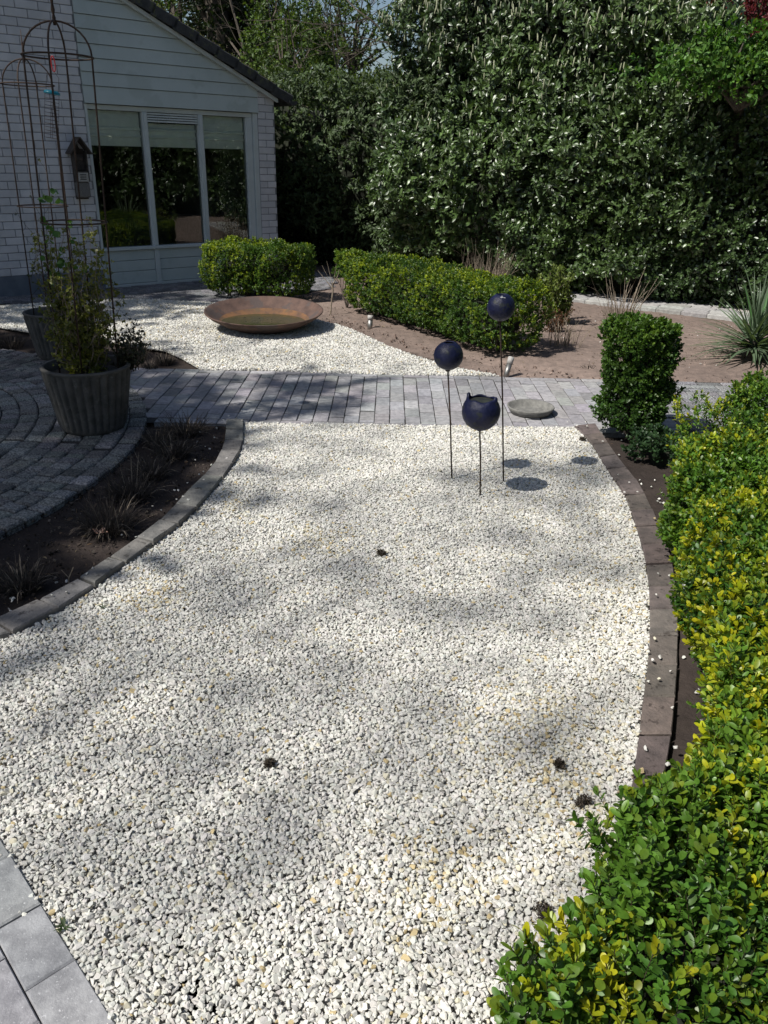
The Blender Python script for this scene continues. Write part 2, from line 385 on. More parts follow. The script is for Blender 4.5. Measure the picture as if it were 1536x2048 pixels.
# terrain mound in the back bed, flat elsewhere
bed = inpoly(P, [(1.7, 6.6), (9, 6.6), (9, 9), (4.3, 9.1), (2.3, 10.4), (-1, 11.5), (-1, 9.6), (.6, 7.3)])
Z = np.where(bed, Z + .02, Z)
Z = np.where(inpoly(P, [(.3, -.5), (3.5, -.5), (3.5, 4.95), (1.42, 4.95), (1.36, 4.4), (1.3, 3.5), (1.1, 2.5), (.75, 1.6), (.45, 1.0)]), Z + .022, Z)
red = inpoly(P, [(.95, 6.47), (9, 6.47), (9, 14), (-4, 14), (-2.2, 9.9), (-.9, 9.0), (-.1, 7.7), (.6, 6.9)])
humus = np.array([.045, .036, .032]); redc = np.array([.205, .16, .138]); cc = np.where(red[:, None], redc, humus)
nearg = np.clip(1 - (P @ np.array([.809, .588]) - 5.85) / .9, 0, 1)[:, None] * .5; redc = redc[None] * (1 - nearg * np.array([1, .9, .8]))
t = np.clip(snoise(P, 1.6, 5) * .5 + .5, 0, 1)[:, None]; cc = np.where(red[:, None], cc * (.8 + .35 * t), cc * (.8 + .5 * t))
V = np.c_[P, Z]; nx, ny = len(gx), len(gy)
ii = (np.arange(ny - 1)[:, None] * nx + np.arange(nx - 1)[None]).ravel()
L = np.c_[ii, ii + 1, ii + nx + 1, ii + nx].ravel()
tag(np_mesh('soil', V, L, np.full(len(ii), 4), cc, 'soil'), kind='structure')
b = MB(); b.add([(-300, -300, -.08), (300, -300, -.08), (300, 300, -.08), (-300, 300, -.08)], [(0, 1, 2, 3)], (.07, .075, .04)); tag(b.build('ground', 'soil'), kind='structure')
sheet('gravel_bed', grav_main, -.006, 'gbase'); sheet('gravel_bed', grav_up, -.004, 'gbase')

# ------------------------------------------------------------------ gravel stones
import bmesh
def stone_proto(npts, flat):
    bm = bmesh.new()
    for _ in range(npts):
        q = rng.normal(size=3); q /= np.linalg.norm(q); q = np.sign(q) * np.abs(q) ** .8
        bm.verts.new(q * np.array([1, rng.uniform(.62, .9), flat]) * rng.uniform(.85, 1.05))
    r = bmesh.ops.convex_hull(bm, input=bm.verts)
    bmesh.ops.delete(bm, geom=[v for v in bm.verts if not v.link_faces], context='VERTS'); bm.verts.index_update()
    p = mk_proto([v.co for v in bm.verts], [[v.index for v in f.verts] for f in bm.faces]); bm.free(); return p
SP = [stone_proto(13, rng.uniform(.4, .7)) for _ in range(36)]
SPL = [stone_proto(8, rng.uniform(.5, .75)) for _ in range(16)]
def stone_cols(P):
    N = len(P); base = np.array([.64, .625, .575])[None] * rng.uniform(.80, 1.06, (N, 1)) * (1 + rng.normal(size=(N, 3)) * .012)
    u = rng.random(N); patch = snoise(P[:, :2], 2.3, 11, 2)
    pc = sum(np.exp(-((P[:, :2] - g(*c_)[:2]) ** 2).sum(1) / r_ ** 2) for c_, r_ in (((310, 1195), .14), ((1050, 1470), .22), ((1180, 1650), .14), ((640, 1080), .16), ((850, 1760), .15), ((470, 1010), .12)))
    och = (u < .014 + .05 * np.clip(patch - .35, 0, 1) + (.11) * pc); base[och] = np.array([.50, .40, .22]) * rng.uniform(.7, 1.15, (och.sum(), 1))
    yel = (u > .965 - .2 * pc - .06 * np.clip(patch, 0, 1)); base[yel] = np.array([.60, .56, .43]) * rng.uniform(.85, 1.05, (yel.sum(), 1))
    gr = (u > .52) & (u < .55); base[gr] = np.array([.36, .35, .33]) * rng.uniform(.7, 1.1, (gr.sum(), 1))
    return base
def place(poly, sp, smin, smax, layers, zoff, jz):
    poly = np.array(poly)[:, :2]; lo, hi = poly.min(0), poly.max(0); out = []
    for l in range(layers):
        xx, yy = np.meshgrid(np.arange(lo[0], hi[0], sp), np.arange(lo[1], hi[1], sp * .87)); xx[1::2] += sp / 2
        Q = np.c_[xx.ravel(), yy.ravel()] + rng.uniform(-.42, .42, (xx.size, 2)) * sp
        Q = Q[inpoly(Q, poly)]
        # keep only what the wide surroundings of the frame can see
        Q = Q[(Q[:, 1] > .35) & (np.abs(Q[:, 0]) < Q[:, 1] * .62 + 1.2)]
        out.append(np.c_[Q, zoff + l * jz * .8 + snoise(Q, 4, 3, 2) * .004 + rng.uniform(-jz, jz, len(Q)) * .5])
    T = np.vstack(out); N = len(T); D = rng.normal(size=(N, 3)) * np.array([.42, .42, .0]) + np.array([0, 0, 1.])
    return T, frames(D), rng.uniform(smin, smax, N) * (1 + .35 * (rng.random(N) < .12))
Tn = place(grav_main[:, :2], .0128, .0052, .0108, 2, .001, .0055)
o = scatter('gravel', SP, Tn[1], Tn[0], Tn[2], stone_cols(Tn[0]), stone_cols(Tn[0]), 'stone', smooth=False)
tag(o, 'pale crushed white gravel filling the curved bed in the foreground', 'gravel', kind='stuff')
Tn = place(grav_up, .020, .009, .0155, 2, .001, .006)
o = scatter('gravel', SPL, Tn[1], Tn[0], Tn[2], stone_cols(Tn[0]), stone_cols(Tn[0]), 'stone', smooth=False)
tag(o, 'pale white gravel around the rusty bowl, beyond the paved path', 'gravel', kind='stuff')
# strays on kerbs, soil and paving
ST = []
for line, n, w in ((kl_out, 110, .07), (kr_in, 60, .06), (kr_out, 90, .07)):
    q = line[rng.integers(0, len(line) - 3, n)] + rng.normal(size=(n, 2)) * w; z = np.full(n, .002); ST.append(np.c_[q, z])
q = pe0[None] + ped[None] * rng.uniform(-.2, .8, (22, 1)) + pen[None] * np.abs(rng.normal(size=(22, 1))) * .035; ST.append(np.c_[q, np.full(22, .012)])
q = np.c_[rng.uniform(-1.0, 1.3, 60), PATH_Y0 + np.abs(rng.normal(size=60)) * .025]; ST.append(np.c_[q, np.full(60, .008)])
q = np.c_[rng.uniform(1.6, 4.5, 60), rng.uniform(6.6, 9.3, 60)]; ST.append(np.c_[q, np.full(60, -.004)])
ST = np.vstack(ST)
zk = np.array([min(np.min(np.linalg.norm(kl_in - p[:2], axis=1) + np.min(np.linalg.norm(kl_out - p[:2], axis=1))) - .0, np.min(np.linalg.norm(kr_in - p[:2], axis=1)) + np.min(np.linalg.norm(kr_out - p[:2], axis=1))) for p in ST])
onk = zk < .19; ST[:, 2] = np.where(onk, .034, ST[:, 2]); keep = ~onk | (rng.random(len(ST)) < .5); ST = ST[keep]
o = scatter('stray_gravel', SP, frames(rng.normal(size=(len(ST), 3)) * .4 + [0, 0, 1.]), ST, rng.uniform(.005, .011, len(ST)), stone_cols(ST), stone_cols(ST), 'stone', smooth=False)
tag(o, 'stray white stones scattered over the kerbs, soil and paving', 'gravel', kind='stuff')
# soil crumbs and litter
def crumbs(poly, n, lo, hi, cols, nm, lab):
    poly = np.array(poly); l, h = poly.min(0), poly.max(0); Q = rng.uniform(l, h, (n * 3, 2)); Q = Q[inpoly(Q, poly)][:n]
    T = np.c_[Q, np.full(len(Q), -.022) + rng.uniform(0, .006, len(Q))]; C = np.array(cols)[rng.integers(0, len(cols), len(Q))] * rng.uniform(.6, 1.2, (len(Q), 1))
    S = lo + (hi - lo) * rng.random(len(Q)) ** 3
    tag(scatter(nm, SPL, frames(rng.normal(size=(len(Q), 3))), T, S, C, C, 'soil', smooth=False), lab, 'soil', kind='stuff')
left_bed = np.vstack([kl_out, [(-3, 2.2), (-2.0, 3.0), (-1.66, 3.7), (-1.56, 4.3), (-1.6, 5.0)]])
crumbs(left_bed, 6000, .003, .014, [(.05, .04, .035), (.07, .055, .045), (.03, .025, .02), (.14, .12, .10)], 'soil_crumbs', 'dark crumbly soil and litter in the bed beside the round terrace')
crumbs([(.3, 0), (1.05, .3), (2.3, 3.3), (2.9, 5.0), (1.36, 5.0), (1.5, 4), (1.5, 3.2), (1.2, 2.2), (.8, 1.4), (.4, .7)], 7000, .003, .012, [(.05, .04, .035), (.07, .055, .045), (.03, .025, .02), (.18, .15, .12)], 'soil_crumbs', 'dark crumbly soil under the near hedge')
crumbs([(.95, 6.5), (7, 6.5), (7, 8.3), (4.2, 9.0), (2.2, 10.3), (-.9, 11), (-1.5, 9.6), (-.6, 8.6), (.2, 7.5)], 9000, .004, .02, [(.22, .16, .13), (.18, .13, .11), (.26, .2, .17), (.1, .08, .07)], 'soil_crumbs', 'loose reddish soil clods in the open bed by the tall hedge')

# ------------------------------------------------------------------ kerbs
def kerb(inner, outer, step, z, base, n_gap=.004):
    a = resample(inner, .01); bb = resample(outer, .01)
    tl = np.linalg.norm(np.diff(a, axis=0), axis=1).sum(); n = int(tl / step); Q = []
    for i in range(n):
        t0, t1 = i / n, (i + 1) / n; e = n_gap / tl
        f = lambda L, t: L[int(np.clip(t, 0, 1) * (len(L) - 1))]
        Q.append([f(a, t0 + e), f(a, t1 - e), f(bb, t1 - e), f(bb, t0 + e)])
    return tag(blocks('kerb', Q, z, grey_cols(len(Q), base, .09, .02), 'kerb', h=.12, bev=.006, zj=.004), kind='structure')
kerb(kl_in, kl_out, .2, .03, (.185, .18, .17)); kerb(kr_in, kr_out, .2, .02, (.12, .10, .092))

# ------------------------------------------------------------------ round terrace, path, pavements
TC_, TR_ = np.array([-4.15, 4.45]), 2.62
Q = []; ring = .117; k = 0; r = TR_
while r > .3:
    r0, r1 = r - ring + .004, r - .004; a = rng.uniform(0, .1)
    end = a + 2 * pi - .01
    while a < end:
        da = rng.choice([.075, .095, .115, .13]) / r; gp = .0078 / r
        A0, A1 = a + gp, min(a + da, end) - gp; a += da
        cx = TC_ + r * np.array([cos(a), sin(a)])
        if A1 - A0 < .3 * da or cx[0] < -5.8 or cx[1] < 1.8: continue
        j = rng.normal(size=2) * .002
        Q.append([TC_ + rr * np.array([cos(t), sin(t)]) + j for rr, t in ((r0, A0), (r1, A0), (r1, A1), (r0, A1))])
    r -= ring
tag(blocks('terrace', Q, 0.007, grey_cols(len(Q), (.235, .23, .218), .22, .025), 'cobble', bev=.009, zj=.004), kind='structure')
ca = np.linspace(0, 2 * pi, 60, endpoint=False); sheet('terrace_base', np.c_[TC_[0] + (TR_ + .0) * np.cos(ca), TC_[1] + (TR_ + .0) * np.sin(ca)], -.010, 'joint')
# path: stretcher rows on both edges, running-bond columns between
Q = []; W_ = .105; gp = .003
outside = lambda x, y: math.hypot(x - TC_[0], y - TC_[1]) > TR_ - .045
def rect(x0, y0, x1, y1): return [(x0 + gp * .8, y0 + gp * 2.4), (x1 - gp * .9, y0 + gp * 2.4), (x1 - gp * .9, y1 - gp * 2.4), (x0 + gp * .8, y1 - gp * 2.4)]
x = -2.6; i = 0; y0 = PATH_Y0 + .1; y1 = PATH_Y1 - .1
while x < 1.95:
    y = y0 - (0, .105, .05, .155)[i % 4]
    while y < y1:
        a_, b_ = max(y, y0), min(y + .21, y1); y += .21
        if b_ - a_ > .03 and outside(x + .02, (a_ + b_) / 2) and x + .1 < 2.05 - (a_ - 5) * .16: Q.append(rect(x, a_, x + W_, b_))
    x += W_; i += 1
for yy in (PATH_Y0, PATH_Y1 - .1):
    x = -2.6
    while x < 1.9:
        if outside(x + .05, yy + .05): Q.append(rect(x, yy, x + .21, yy + .1))
        x += .21
Q = np.array(Q); Q += rng.normal(size=(len(Q), 1, 2)) * .0012
tag(blocks('path', Q, 0.0, grey_cols(len(Q), (.285, .28, .285), .13, .02), 'paver', bev=.004, zj=.002), kind='structure')
sheet('path_base', [(-2.6, PATH_Y0), (7, PATH_Y0), (7, PATH_Y1), (-2.3, PATH_Y1)], -.0065, 'joint')
Q = []
for yy in np.arange(PATH_Y0, PATH_Y1 - .05, .10):
    x = 2.05 - (yy - 5) * .16 + rng.uniform(0, .05)
    while x < 6.8:
        w = rng.choice([.1, .15, .2]); Q.append(rect(x, yy, x + w, yy + .10)); x += w
tag(blocks('path', Q, .001, grey_cols(len(Q), (.25, .25, .26), .15, .02), 'cobble', bev=.008, zj=.003), kind='structure')
# narrow pale path along the tall hedge
A0 = np.array([6.9, 8.55]); A1 = np.array([1.75, 11.8]); dd_ = (A1 - A0) / np.linalg.norm(A1 - A0); nn_ = np.array([dd_[1], -dd_[0]]); nn_ = nn_ if nn_[1] < 0 else -nn_
tl = np.linalg.norm(A1 - A0) + 1.6; Q = []
for row in range(5):
    s = rng.uniform(-.2, 0)
    while s < tl:
        e = s + .3; o0 = row * .17
        Q.append([A0 + dd_ * (s + gp) + nn_ * (o0 + gp), A0 + dd_ * (e - gp) + nn_ * (o0 + gp), A0 + dd_ * (e - gp) + nn_ * (o0 + .17 - gp), A0 + dd_ * (s + gp) + nn_ * (o0 + .17 - gp)]); s = e
tag(blocks('path', Q, .02, grey_cols(len(Q), (.35, .34, .325), .08, .02), 'paver', zj=.003), kind='structure')
# pavement in front of the house
HP = np.array([g(*p)[:2] for p in ((0, 590), (190, 570), (418, 556), (556, 540), (655, 545), (672, 560), (660, 578), (600, 585), (500, 597), (430, 606), (300, 599), (190, 601), (0, 612))])
HP[0] += (-.8, .2); HP[-1] += (-.8, -.2)
sheet('house_pavement_base', HP, -.003, 'joint')
HL = g(212, 577)[:2]; HR = g(418, 560)[:2]; hd = (HR - HL) / np.linalg.norm(HR - HL); hn = np.array([hd[1], -hd[0]])
Q = []
for i in range(-30, 60):
    for j in range(-4, 22):
        c0 = HL + hd * (i * .11 + (j % 2) * .055) + hn * (j * .11 + .01)
        q = np.array([c0, c0 + hd * .105, c0 + hd * .105 + hn * .105, c0 + hn * .105])
        if inpoly(q.mean(0)[None], HP)[0]: Q.append(q)
tag(blocks('pavement', Q, .006, grey_cols(len(Q), (.17, .17, .185), .2, .02), 'cobble', bev=.006, zj=.003), kind='structure')
# paving slabs in the near left corner
Q = []
for row in range(24):
    off = (.08, 0.02)[row % 2] + (-.2 * (row > 0))
    for j in range(-14, 16):
        c0 = np.array([-.658, 1.179]) + ped * (j * .192 + (.085 if row % 2 else 0)) + pen * (row * .112)
        q = np.array([c0, c0 + ped * .189, c0 + ped * .189 + pen * .109, c0 + pen * .109]); m0 = q.mean(0)
        if m0[1] < np.interp(m0[0], [-4.6, -3.4, -2.3, -1.75, -1.4, 0], [1.03, 1.33, 1.78, 2.08, 2.3, 3.0]) and m0[0] > -4.4: Q.append(q)
tag(blocks('pavement', Q, .014, grey_cols(len(Q), (.31, .308, .318), .07, .012), 'paver', bev=.004, zj=.002), kind='structure')
q0 = np.array([-.658, 1.179]); sheet('pavement_base', [q0 - ped * 1.3, q0 + ped * 2.6, q0 + ped * 2.6 + pen * 2.4, (-4.5, -.6), (-4.5, 1.1), (-3.4, 1.42), (-2.3, 1.87), (-1.8, 2.15)], .004, 'joint')

# ------------------------------------------------------------------ house
L3 = np.array([HL[0], HL[1], 0]); H3 = np.array([hd[0], hd[1], 0]); N3 = np.array([hn[0], hn[1], 0]); Z3 = np.array([0, 0, 1.]); HAX = np.array([H3, N3, Z3])
def hw(s, n, z): return L3 + H3 * s + N3 * n + Z3 * z
house = empty('house', L3, 'white painted brick house with pale cladding above a wide window, left', 'house')
IH = mathutils.Matrix.Translation(mathutils.Vector(-L3))
def hb(mb, name, m, parent=None, smooth=False):
    o = mb.build(name, m, parent or house, smooth)
    return o
def H(s0, s1, n0, n1, z0, z1, mb, col=None, bev=0):   # local coordinates (relative to the house empty)
    c = H3 * (s0 + s1) / 2 + N3 * (n0 + n1) / 2 + Z3 * (z0 + z1) / 2
    mb.box(c, (abs(s1 - s0), abs(n1 - n0), abs(z1 - z0)), HAX, col, bev)
def hp(s, n, z): return H3 * s + N3 * n + Z3 * z
def roofz(s): return 3.245 - .4505 * (s - .6)          # underside line of the verge
w = MB(); w2 = MB(); mo = MB(); pl = MB(); ch = .0872; bl = .247
for k in range(-1, 54):
    z0 = k * ch + .232; z1 = z0 + ch
    for (a, bq) in ((-3.6, -.003), (2.372, 2.64)):
        if z0 > roofz(bq if a < 0 else bq) + (1.6 if a < 0 else 0): continue
        s = a - (bl / 2 if k % 2 else 0) if a < 0 else a
        first = True
        while s < bq - .01:
            ln = bl if not (a > 0 and first and k % 2) else bl / 2
            e = min(s + ln, bq); s_ = max(s, a); first = False
            if e - s_ > .03 and z1 > .23:
                zt = min(z1, roofz((s_ + e) / 2) - .0)
                if zt - z0 > .03:
                    v = rng.uniform(.9, 1.06)
                    H(s_ + .004, e - .004, -.02, .006 + rng.uniform(0, .003), z0 + .004, zt - .004, w if a < 0 else w2, (v, v, v), bev=.004)
            s += ln
hb(w, 'brick_wall', 'whitebrick'); hb(w2, 'brick_pier', 'whitebrick')
# mortar/backing wall with its depth, gable shaped, and the side and back walls
def prism(mb, poly, n0, n1, col=None):
    a = [hp(s, n0, z) for s, z in poly]; b_ = [hp(s, n1, z) for s, z in poly]; n = len(poly)
    mb.add(a + b_, [tuple(range(n)), tuple(range(n, 2 * n))[::-1]] + [(i, n + i, n + (i + 1) % n, (i + 1) % n) for i in range(n)], col)
RIDGE = -2.4
prism(mo, [(-3.62, -.1), (-.003, -.1), (-.003, 2.15), (-.003, roofz(-.003)), (RIDGE, roofz(RIDGE)), (-3.62, roofz(RIDGE) - .55)], -.25, 0)
prism(mo, [(2.372, -.1), (2.64, -.1), (2.64, roofz(2.64)), (2.372, roofz(2.372))], -.25, 0)
prism(mo, [(-.003, 2.15), (2.372, 2.15), (2.372, roofz(2.372)), (-.003, roofz(-.003))], -.25, -.03)
H(2.45, 2.638, -7, -.25, -.1, roofz(2.64) - .02, mo); H(-7.4, 2.6, -7.2, -7, -.1, 2.3, mo); H(-7.6, -7.4, -7, -.25, -.1, 2.3, mo)
prism(mo, [(-7.6, -.1), (-3.62, -.1), (-3.62, roofz(RIDGE) - .55), (-7.6, 2.3)], -.25, 0)
hb(mo, 'wall', 'mortar')
H(-3.6, -.004, -.03, .016, -.1, .232, pl)
for s_ in np.arange(-3.5, -.1, .247): pass
hb(pl, 'plinth', 'plinth')
# cladding boards
cl = MB(); z = 2.135; first = True; bh = .1445
zs = [2.15 - .02, 2.317] + [2.317 + bh * i for i in range(1, 16)]
for i in range(len(zs) - 1):
    z0, z1 = zs[i], zs[i + 1]; 
    sR0 = min(2.372, .6 + (3.245 - z0) / .4505); sR1 = min(2.372, .6 + (3.245 - z1) / .4505)
    if sR1 < 0.05: break
    e = .006
    # sloped board face: bottom edge proud, groove at the top
    pts = [(0.0, z0 + e), (sR0, z0 + e), (sR1, z1), (0.0, z1)]
    if sR1 < 2.372 and sR0 >= 2.372:
        zc = 3.245 - .4505 * (2.372 - .6); pts = [(0, z0 + e), (2.372, z0 + e), (2.372, zc), (sR1, z1), (0, z1)]
    fr = [hp(s, .030 - .014 * ((zz - z0) / (z1 - z0)), zz) for s, zz in pts]; bk = [hp(s, -.03, zz) for s, zz in pts]; n = len(pts)
    cl.add(fr + bk, [tuple(range(n))[::-1], tuple(range(n, 2 * n))] + [(i_, (i_ + 1) % n, n + (i_ + 1) % n, n + i_) for i_ in range(n)])
hb(cl, 'cladding', 'clad')
# window frame with mullions
wf = empty('window', (0, 0, 0), None, None); wf.parent = house
fr = MB(); rec = -.06
H(.0, .035, -.12, -.005, .0, 2.13, fr, bev=.003); H(2.30, 2.372, -.12, -.002, -.02, 2.13, fr, bev=.003); H(2.205, 2.299, -.12, -.03, -.02, 2.075, fr, bev=.003)
for s0, s1 in ((.722, .790), (1.487, 1.556)): H(s0, s1, -.12, -.02, .46, 2.075, fr, bev=.004); H(s0 + .015, s1 - .015, -.02, -.012, .5, 2.06, fr)
H(.035, 2.299, -.12, -.025, 2.076, 2.129, fr, bev=.003)
H(.035, 2.204, -.12, .012, .455, .49, fr, bev=.003)
H(.722, .790, -.10, -.015, .03, .453, fr, bev=.003); H(1.487, 1.556, -.10, -.015, .03, .453, fr, bev=.003)
H(.0, 2.30, -.10, .005, -.02, .03, fr, bev=.003); H(-.02, 2.38, -.14, .03, -.09, -.022, fr, bev=.004)
hb(fr, 'frame', 'frame', wf)
for s0, s1 in ((.036, .721), (.791, 1.486), (1.557, 2.204)):
    p = MB(); top = 1.955 if s0 == .791 else 2.075
    H(s0, s1, -.080, -.074, .491, top, p); hb(p, 'pane', 'glass', wf)
    bl_ = MB()
    pr = [(0, 2.07), (.004, 1.98), (.001, 1.90), (.022, 1.885), (.024, 1.865), (.004, 1.86), (.004, 1.82), (.022, 1.80), (.024, 1.785), (.004, 1.78), (.006, 1.68)]
    if s0 == .791: pr = [(a, b_) for a, b_ in pr if b_ < 1.95]; pr = [(0, 1.952)] + pr
    vs = []; fs = []
    for i, (dn, zz) in enumerate(pr):
        vs += [hp(s0 + .01, -.112 + dn, zz), hp(s1 - .01, -.112 + dn, zz)]
        if i: fs.append((2 * i - 2, 2 * i - 1, 2 * i + 1, 2 * i))
    bl_.add(vs, fs); hb(bl_, 'blind', 'blind', wf)
pn = MB()
for s0, s1 in ((.037, .720), (.792, 1.485), (1.558, 2.29)):
    for z0, z1 in ((.035, .185), (.19, .32), (.325, .45)):
        if s0 > 1.5: s1 = 2.203
        H(s0, s1, -.10, -.028, z0, z1, pn, bev=.004)
hb(pn, 'panel', 'clad', wf)
vt = MB()
for k in range(4): H(.795, 1.482, -.09, -.03, 1.965 + k * .028, 1.984 + k * .028, vt)
hb(vt, 'vent_grille', 'frame', wf)
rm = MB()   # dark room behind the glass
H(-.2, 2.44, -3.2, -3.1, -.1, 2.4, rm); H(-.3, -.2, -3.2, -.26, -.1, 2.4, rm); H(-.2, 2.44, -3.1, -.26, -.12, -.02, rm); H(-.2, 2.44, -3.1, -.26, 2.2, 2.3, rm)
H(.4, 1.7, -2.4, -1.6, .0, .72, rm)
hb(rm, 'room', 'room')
# roof: slab, verge tiles, trim, gutter
rf = MB(); ov = .13
def slope_pt(s, up, n): # point above the verge line by 'up' perpendicular-ish
    return hp(s, n, roofz(s) + up)
SE = 2.80
rf.add([slope_pt(RIDGE, .03, ov - .03), slope_pt(SE, .03, ov - .03), slope_pt(SE, .03, -7.5), slope_pt(RIDGE, .03, -7.5), slope_pt(RIDGE, .1, ov - .03), slope_pt(SE, .1, ov - .03), slope_pt(SE, .1, -7.5), slope_pt(RIDGE, .1, -7.5)],
       [(0, 1, 2, 3), (4, 7, 6, 5), (0, 4, 5, 1), (1, 5, 6, 2), (2, 6, 7, 3), (3, 7, 4, 0)])
rz = lambda s: roofz(RIDGE) + .45 * (s - RIDGE)
rf.add([hp(RIDGE, ov - .03, roofz(RIDGE) + .03), hp(-7.8, ov - .03, rz(-7.8) + .03), hp(-7.8, -7.5, rz(-7.8) + .03), hp(RIDGE, -7.5, roofz(RIDGE) + .03), hp(RIDGE, ov - .03, roofz(RIDGE) + .1), hp(-7.8, ov - .03, rz(-7.8) + .1), hp(-7.8, -7.5, rz(-7.8) + .1), hp(RIDGE, -7.5, roofz(RIDGE) + .1)],
       [(0, 3, 2, 1), (4, 5, 6, 7), (0, 1, 5, 4), (1, 2, 6, 5), (2, 3, 7, 6), (3, 0, 4, 7)])
roof = hb(rf, 'roof', 'tile')
vg = MB(); s = RIDGE; sd = H3 - Z3 * .4505; sd /= np.linalg.norm(sd); up = np.cross(sd, N3); up = up if up[2] > 0 else -up
k = 0
while s < SE - .02:
    ln = .30; c0 = hp(s, 0, roofz(s))
    # each verge tile: slightly lifted at its lower end, rounded
    for (n0, n1, h0, h1) in ((ov - .03, ov + .004, -.005, .115), (-.18, ov - .031, .06, .12)):
        vs = []
        for t_, lift in ((0, 0.0), (ln + .03, .022)):
            for nn2, hh in ((n0, h0), (n1, h0), (n1, h1 - .012), (n1 - .012, h1), (n0, h1)):
                vs.append(c0 + sd * t_ + up * (hh + lift) + N3 * nn2)
        vg.add(vs, [(0, 1, 2, 3, 4), (9, 8, 7, 6, 5)] + [(i, 5 + i, 5 + (i + 1) % 5, (i + 1) % 5) for i in range(5)])
    s += ln * sd @ H3; k += 1
hb(vg, 'verge_tiles', 'tile', roof)
tr_ = MB(); pts = [(RIDGE, roofz(RIDGE) - .045), (2.66, roofz(2.66) - .045), (2.66, roofz(2.66) + .0), (RIDGE, roofz(RIDGE) + .0)]; prism(tr_, pts, .035, .08); hb(tr_, 'verge_trim', 'frame', roof)
gt = MB(); G = []
for n_ in (.16, -7.4):
    for k in range(9):
        a = pi + pi * k / 8; G.append(hp(2.86 + .065 * cos(a), n_, 2.30 + .06 * sin(a)))
gt.add(G, [(k, k + 1, 10 + k, 9 + k) for k in range(8)] + [tuple(range(9))]); hb(gt, 'gutter', 'tile', roof)
# moss tufts on the verge
mcl = np.array([hp(s_, ov * rng.uniform(-.5, 1), roofz(s_) + .135) for s_ in rng.uniform(.2, 2.7, 260)])
LEAFS = [sprig(5, .03, .014, .02, 60, True)]
scatter('roof_moss', LEAFS, frames(rng.normal(size=(260, 3)) * .5 + [0, 0, 1.]), mcl, rng.uniform(.5, 1.1, 260), grey_cols(260, (.10, .11, .04), .3), grey_cols(260, (.13, .13, .05), .3), 'dull', roof)

# bird box on the wall
bb = empty('bird_box', hw(-.16, .02, 1.08), 'dark peaked wooden bird box hung on the white brick wall', 'bird box')
def B(s0, s1, n0, n1, z0, z1, mb, bev=.003):
    c = H3 * (s0 + s1) / 2 + N3 * (n0 + n1) / 2 + Z3 * ((z0 + z1) / 2)
    mb.box(c, (s1 - s0, n1 - n0, z1 - z0), HAX, None, bev)
m_ = MB(); B(-.085, .07, .0, .012, 0, .56, m_); B(-.085, -.073, .013, .12, .2, .54, m_); B(.058, .07, .013, .12, .2, .54, m_); B(-.072, .057, .013, .12, .30, .312, m_)
P5 = [(-.085, .5), (.07, .5), (-.0075, .62)]; a = [hp(s_, .0, z_) for s_, z_ in P5]; b_ = [hp(s_, .012, z_) for s_, z_ in P5]; m_.add(a + b_, [(0, 1, 2), (5, 4, 3), (0, 3, 4, 1), (1, 4, 5, 2), (2, 5, 3, 0)])
B(-.072, .057, .02, .03, .32, .5, m_); B(-.06, .045, .031, .045, .43, .47, m_); m_.build('box_body', 'boxwood', bb)
m_ = MB()
for sg in (-1, 1):
    p0 = np.array([-.0075, .68]); p1 = np.array([-.0075 + sg * .125, .50]); dn = np.array([-(p1 - p0)[1], (p1 - p0)[0]]); dn = dn / np.linalg.norm(dn) * .012 * sg
    qd = [p0, p1, p1 + dn, p0 + dn]; a = [hp(s_, -.01 + .0, z_) for s_, z_ in qd]; b_ = [hp(s_, .16, z_) for s_, z_ in qd]
    m_.add(a + b_, [(0, 1, 2, 3), (7, 6, 5, 4)] + [(i, 4 + i, 4 + (i + 1) % 4, (i + 1) % 4) for i in range(4)])
m_.build('box_roof', 'boxwood', bb)
m_ = MB(); B(-.072, .057, .10, .118, .20, .30, m_)
m_.build('slotted_plate', 'greyplank', bb)
m_ = MB()
for k in range(3): B(-.045, .03, .118, .121, .222 + k * .024, .233 + k * .024, m_, 0)
m_.build('slot', 'room', bb)
m_ = MB(); B(-.085, .07, .013, .10, .02, .199, m_, .015); m_.build('fibre_block', 'mat_fibre', bb)

# ------------------------------------------------------------------ leaf prototypes
BOXS = [sprig(9, .026, .0135, .045, 62) for _ in range(6)]
BOXN = [sprig(int(rng.integers(8, 14)), .0245 * rng.uniform(.8, 1.15), .0125 * rng.uniform(.85, 1.15), .055, rng.uniform(52, 78), curl=rng.uniform(.02, .25), fold=rng.uniform(.1, .4)) for _ in range(12)]
BOXF = [sprig(8, .026, .0145, .04, 62, simple=True, tipfrac=.8) for _ in range(6)]
LAUR = [sprig(8, .115, .042, .13, 75, opposite=False, round_=False, curl=.25, tipfrac=.25) for _ in range(7)]
LAURS = [sprig(8, .062, .028, .08, 70, opposite=False, round_=True, curl=.15, tipfrac=.25) for _ in range(6)]
RHOD = [sprig(8, .10, .035, .06, 85, opposite=False, round_=False, curl=.35, tipfrac=.2) for _ in range(6)]
TREE = [sprig(7, .11, .06, .16, 70, simple=True, opposite=False) for _ in range(5)]
TREES = [sprig(7, .05, .03, .10, 70, simple=True, opposite=False) for _ in range(5)]

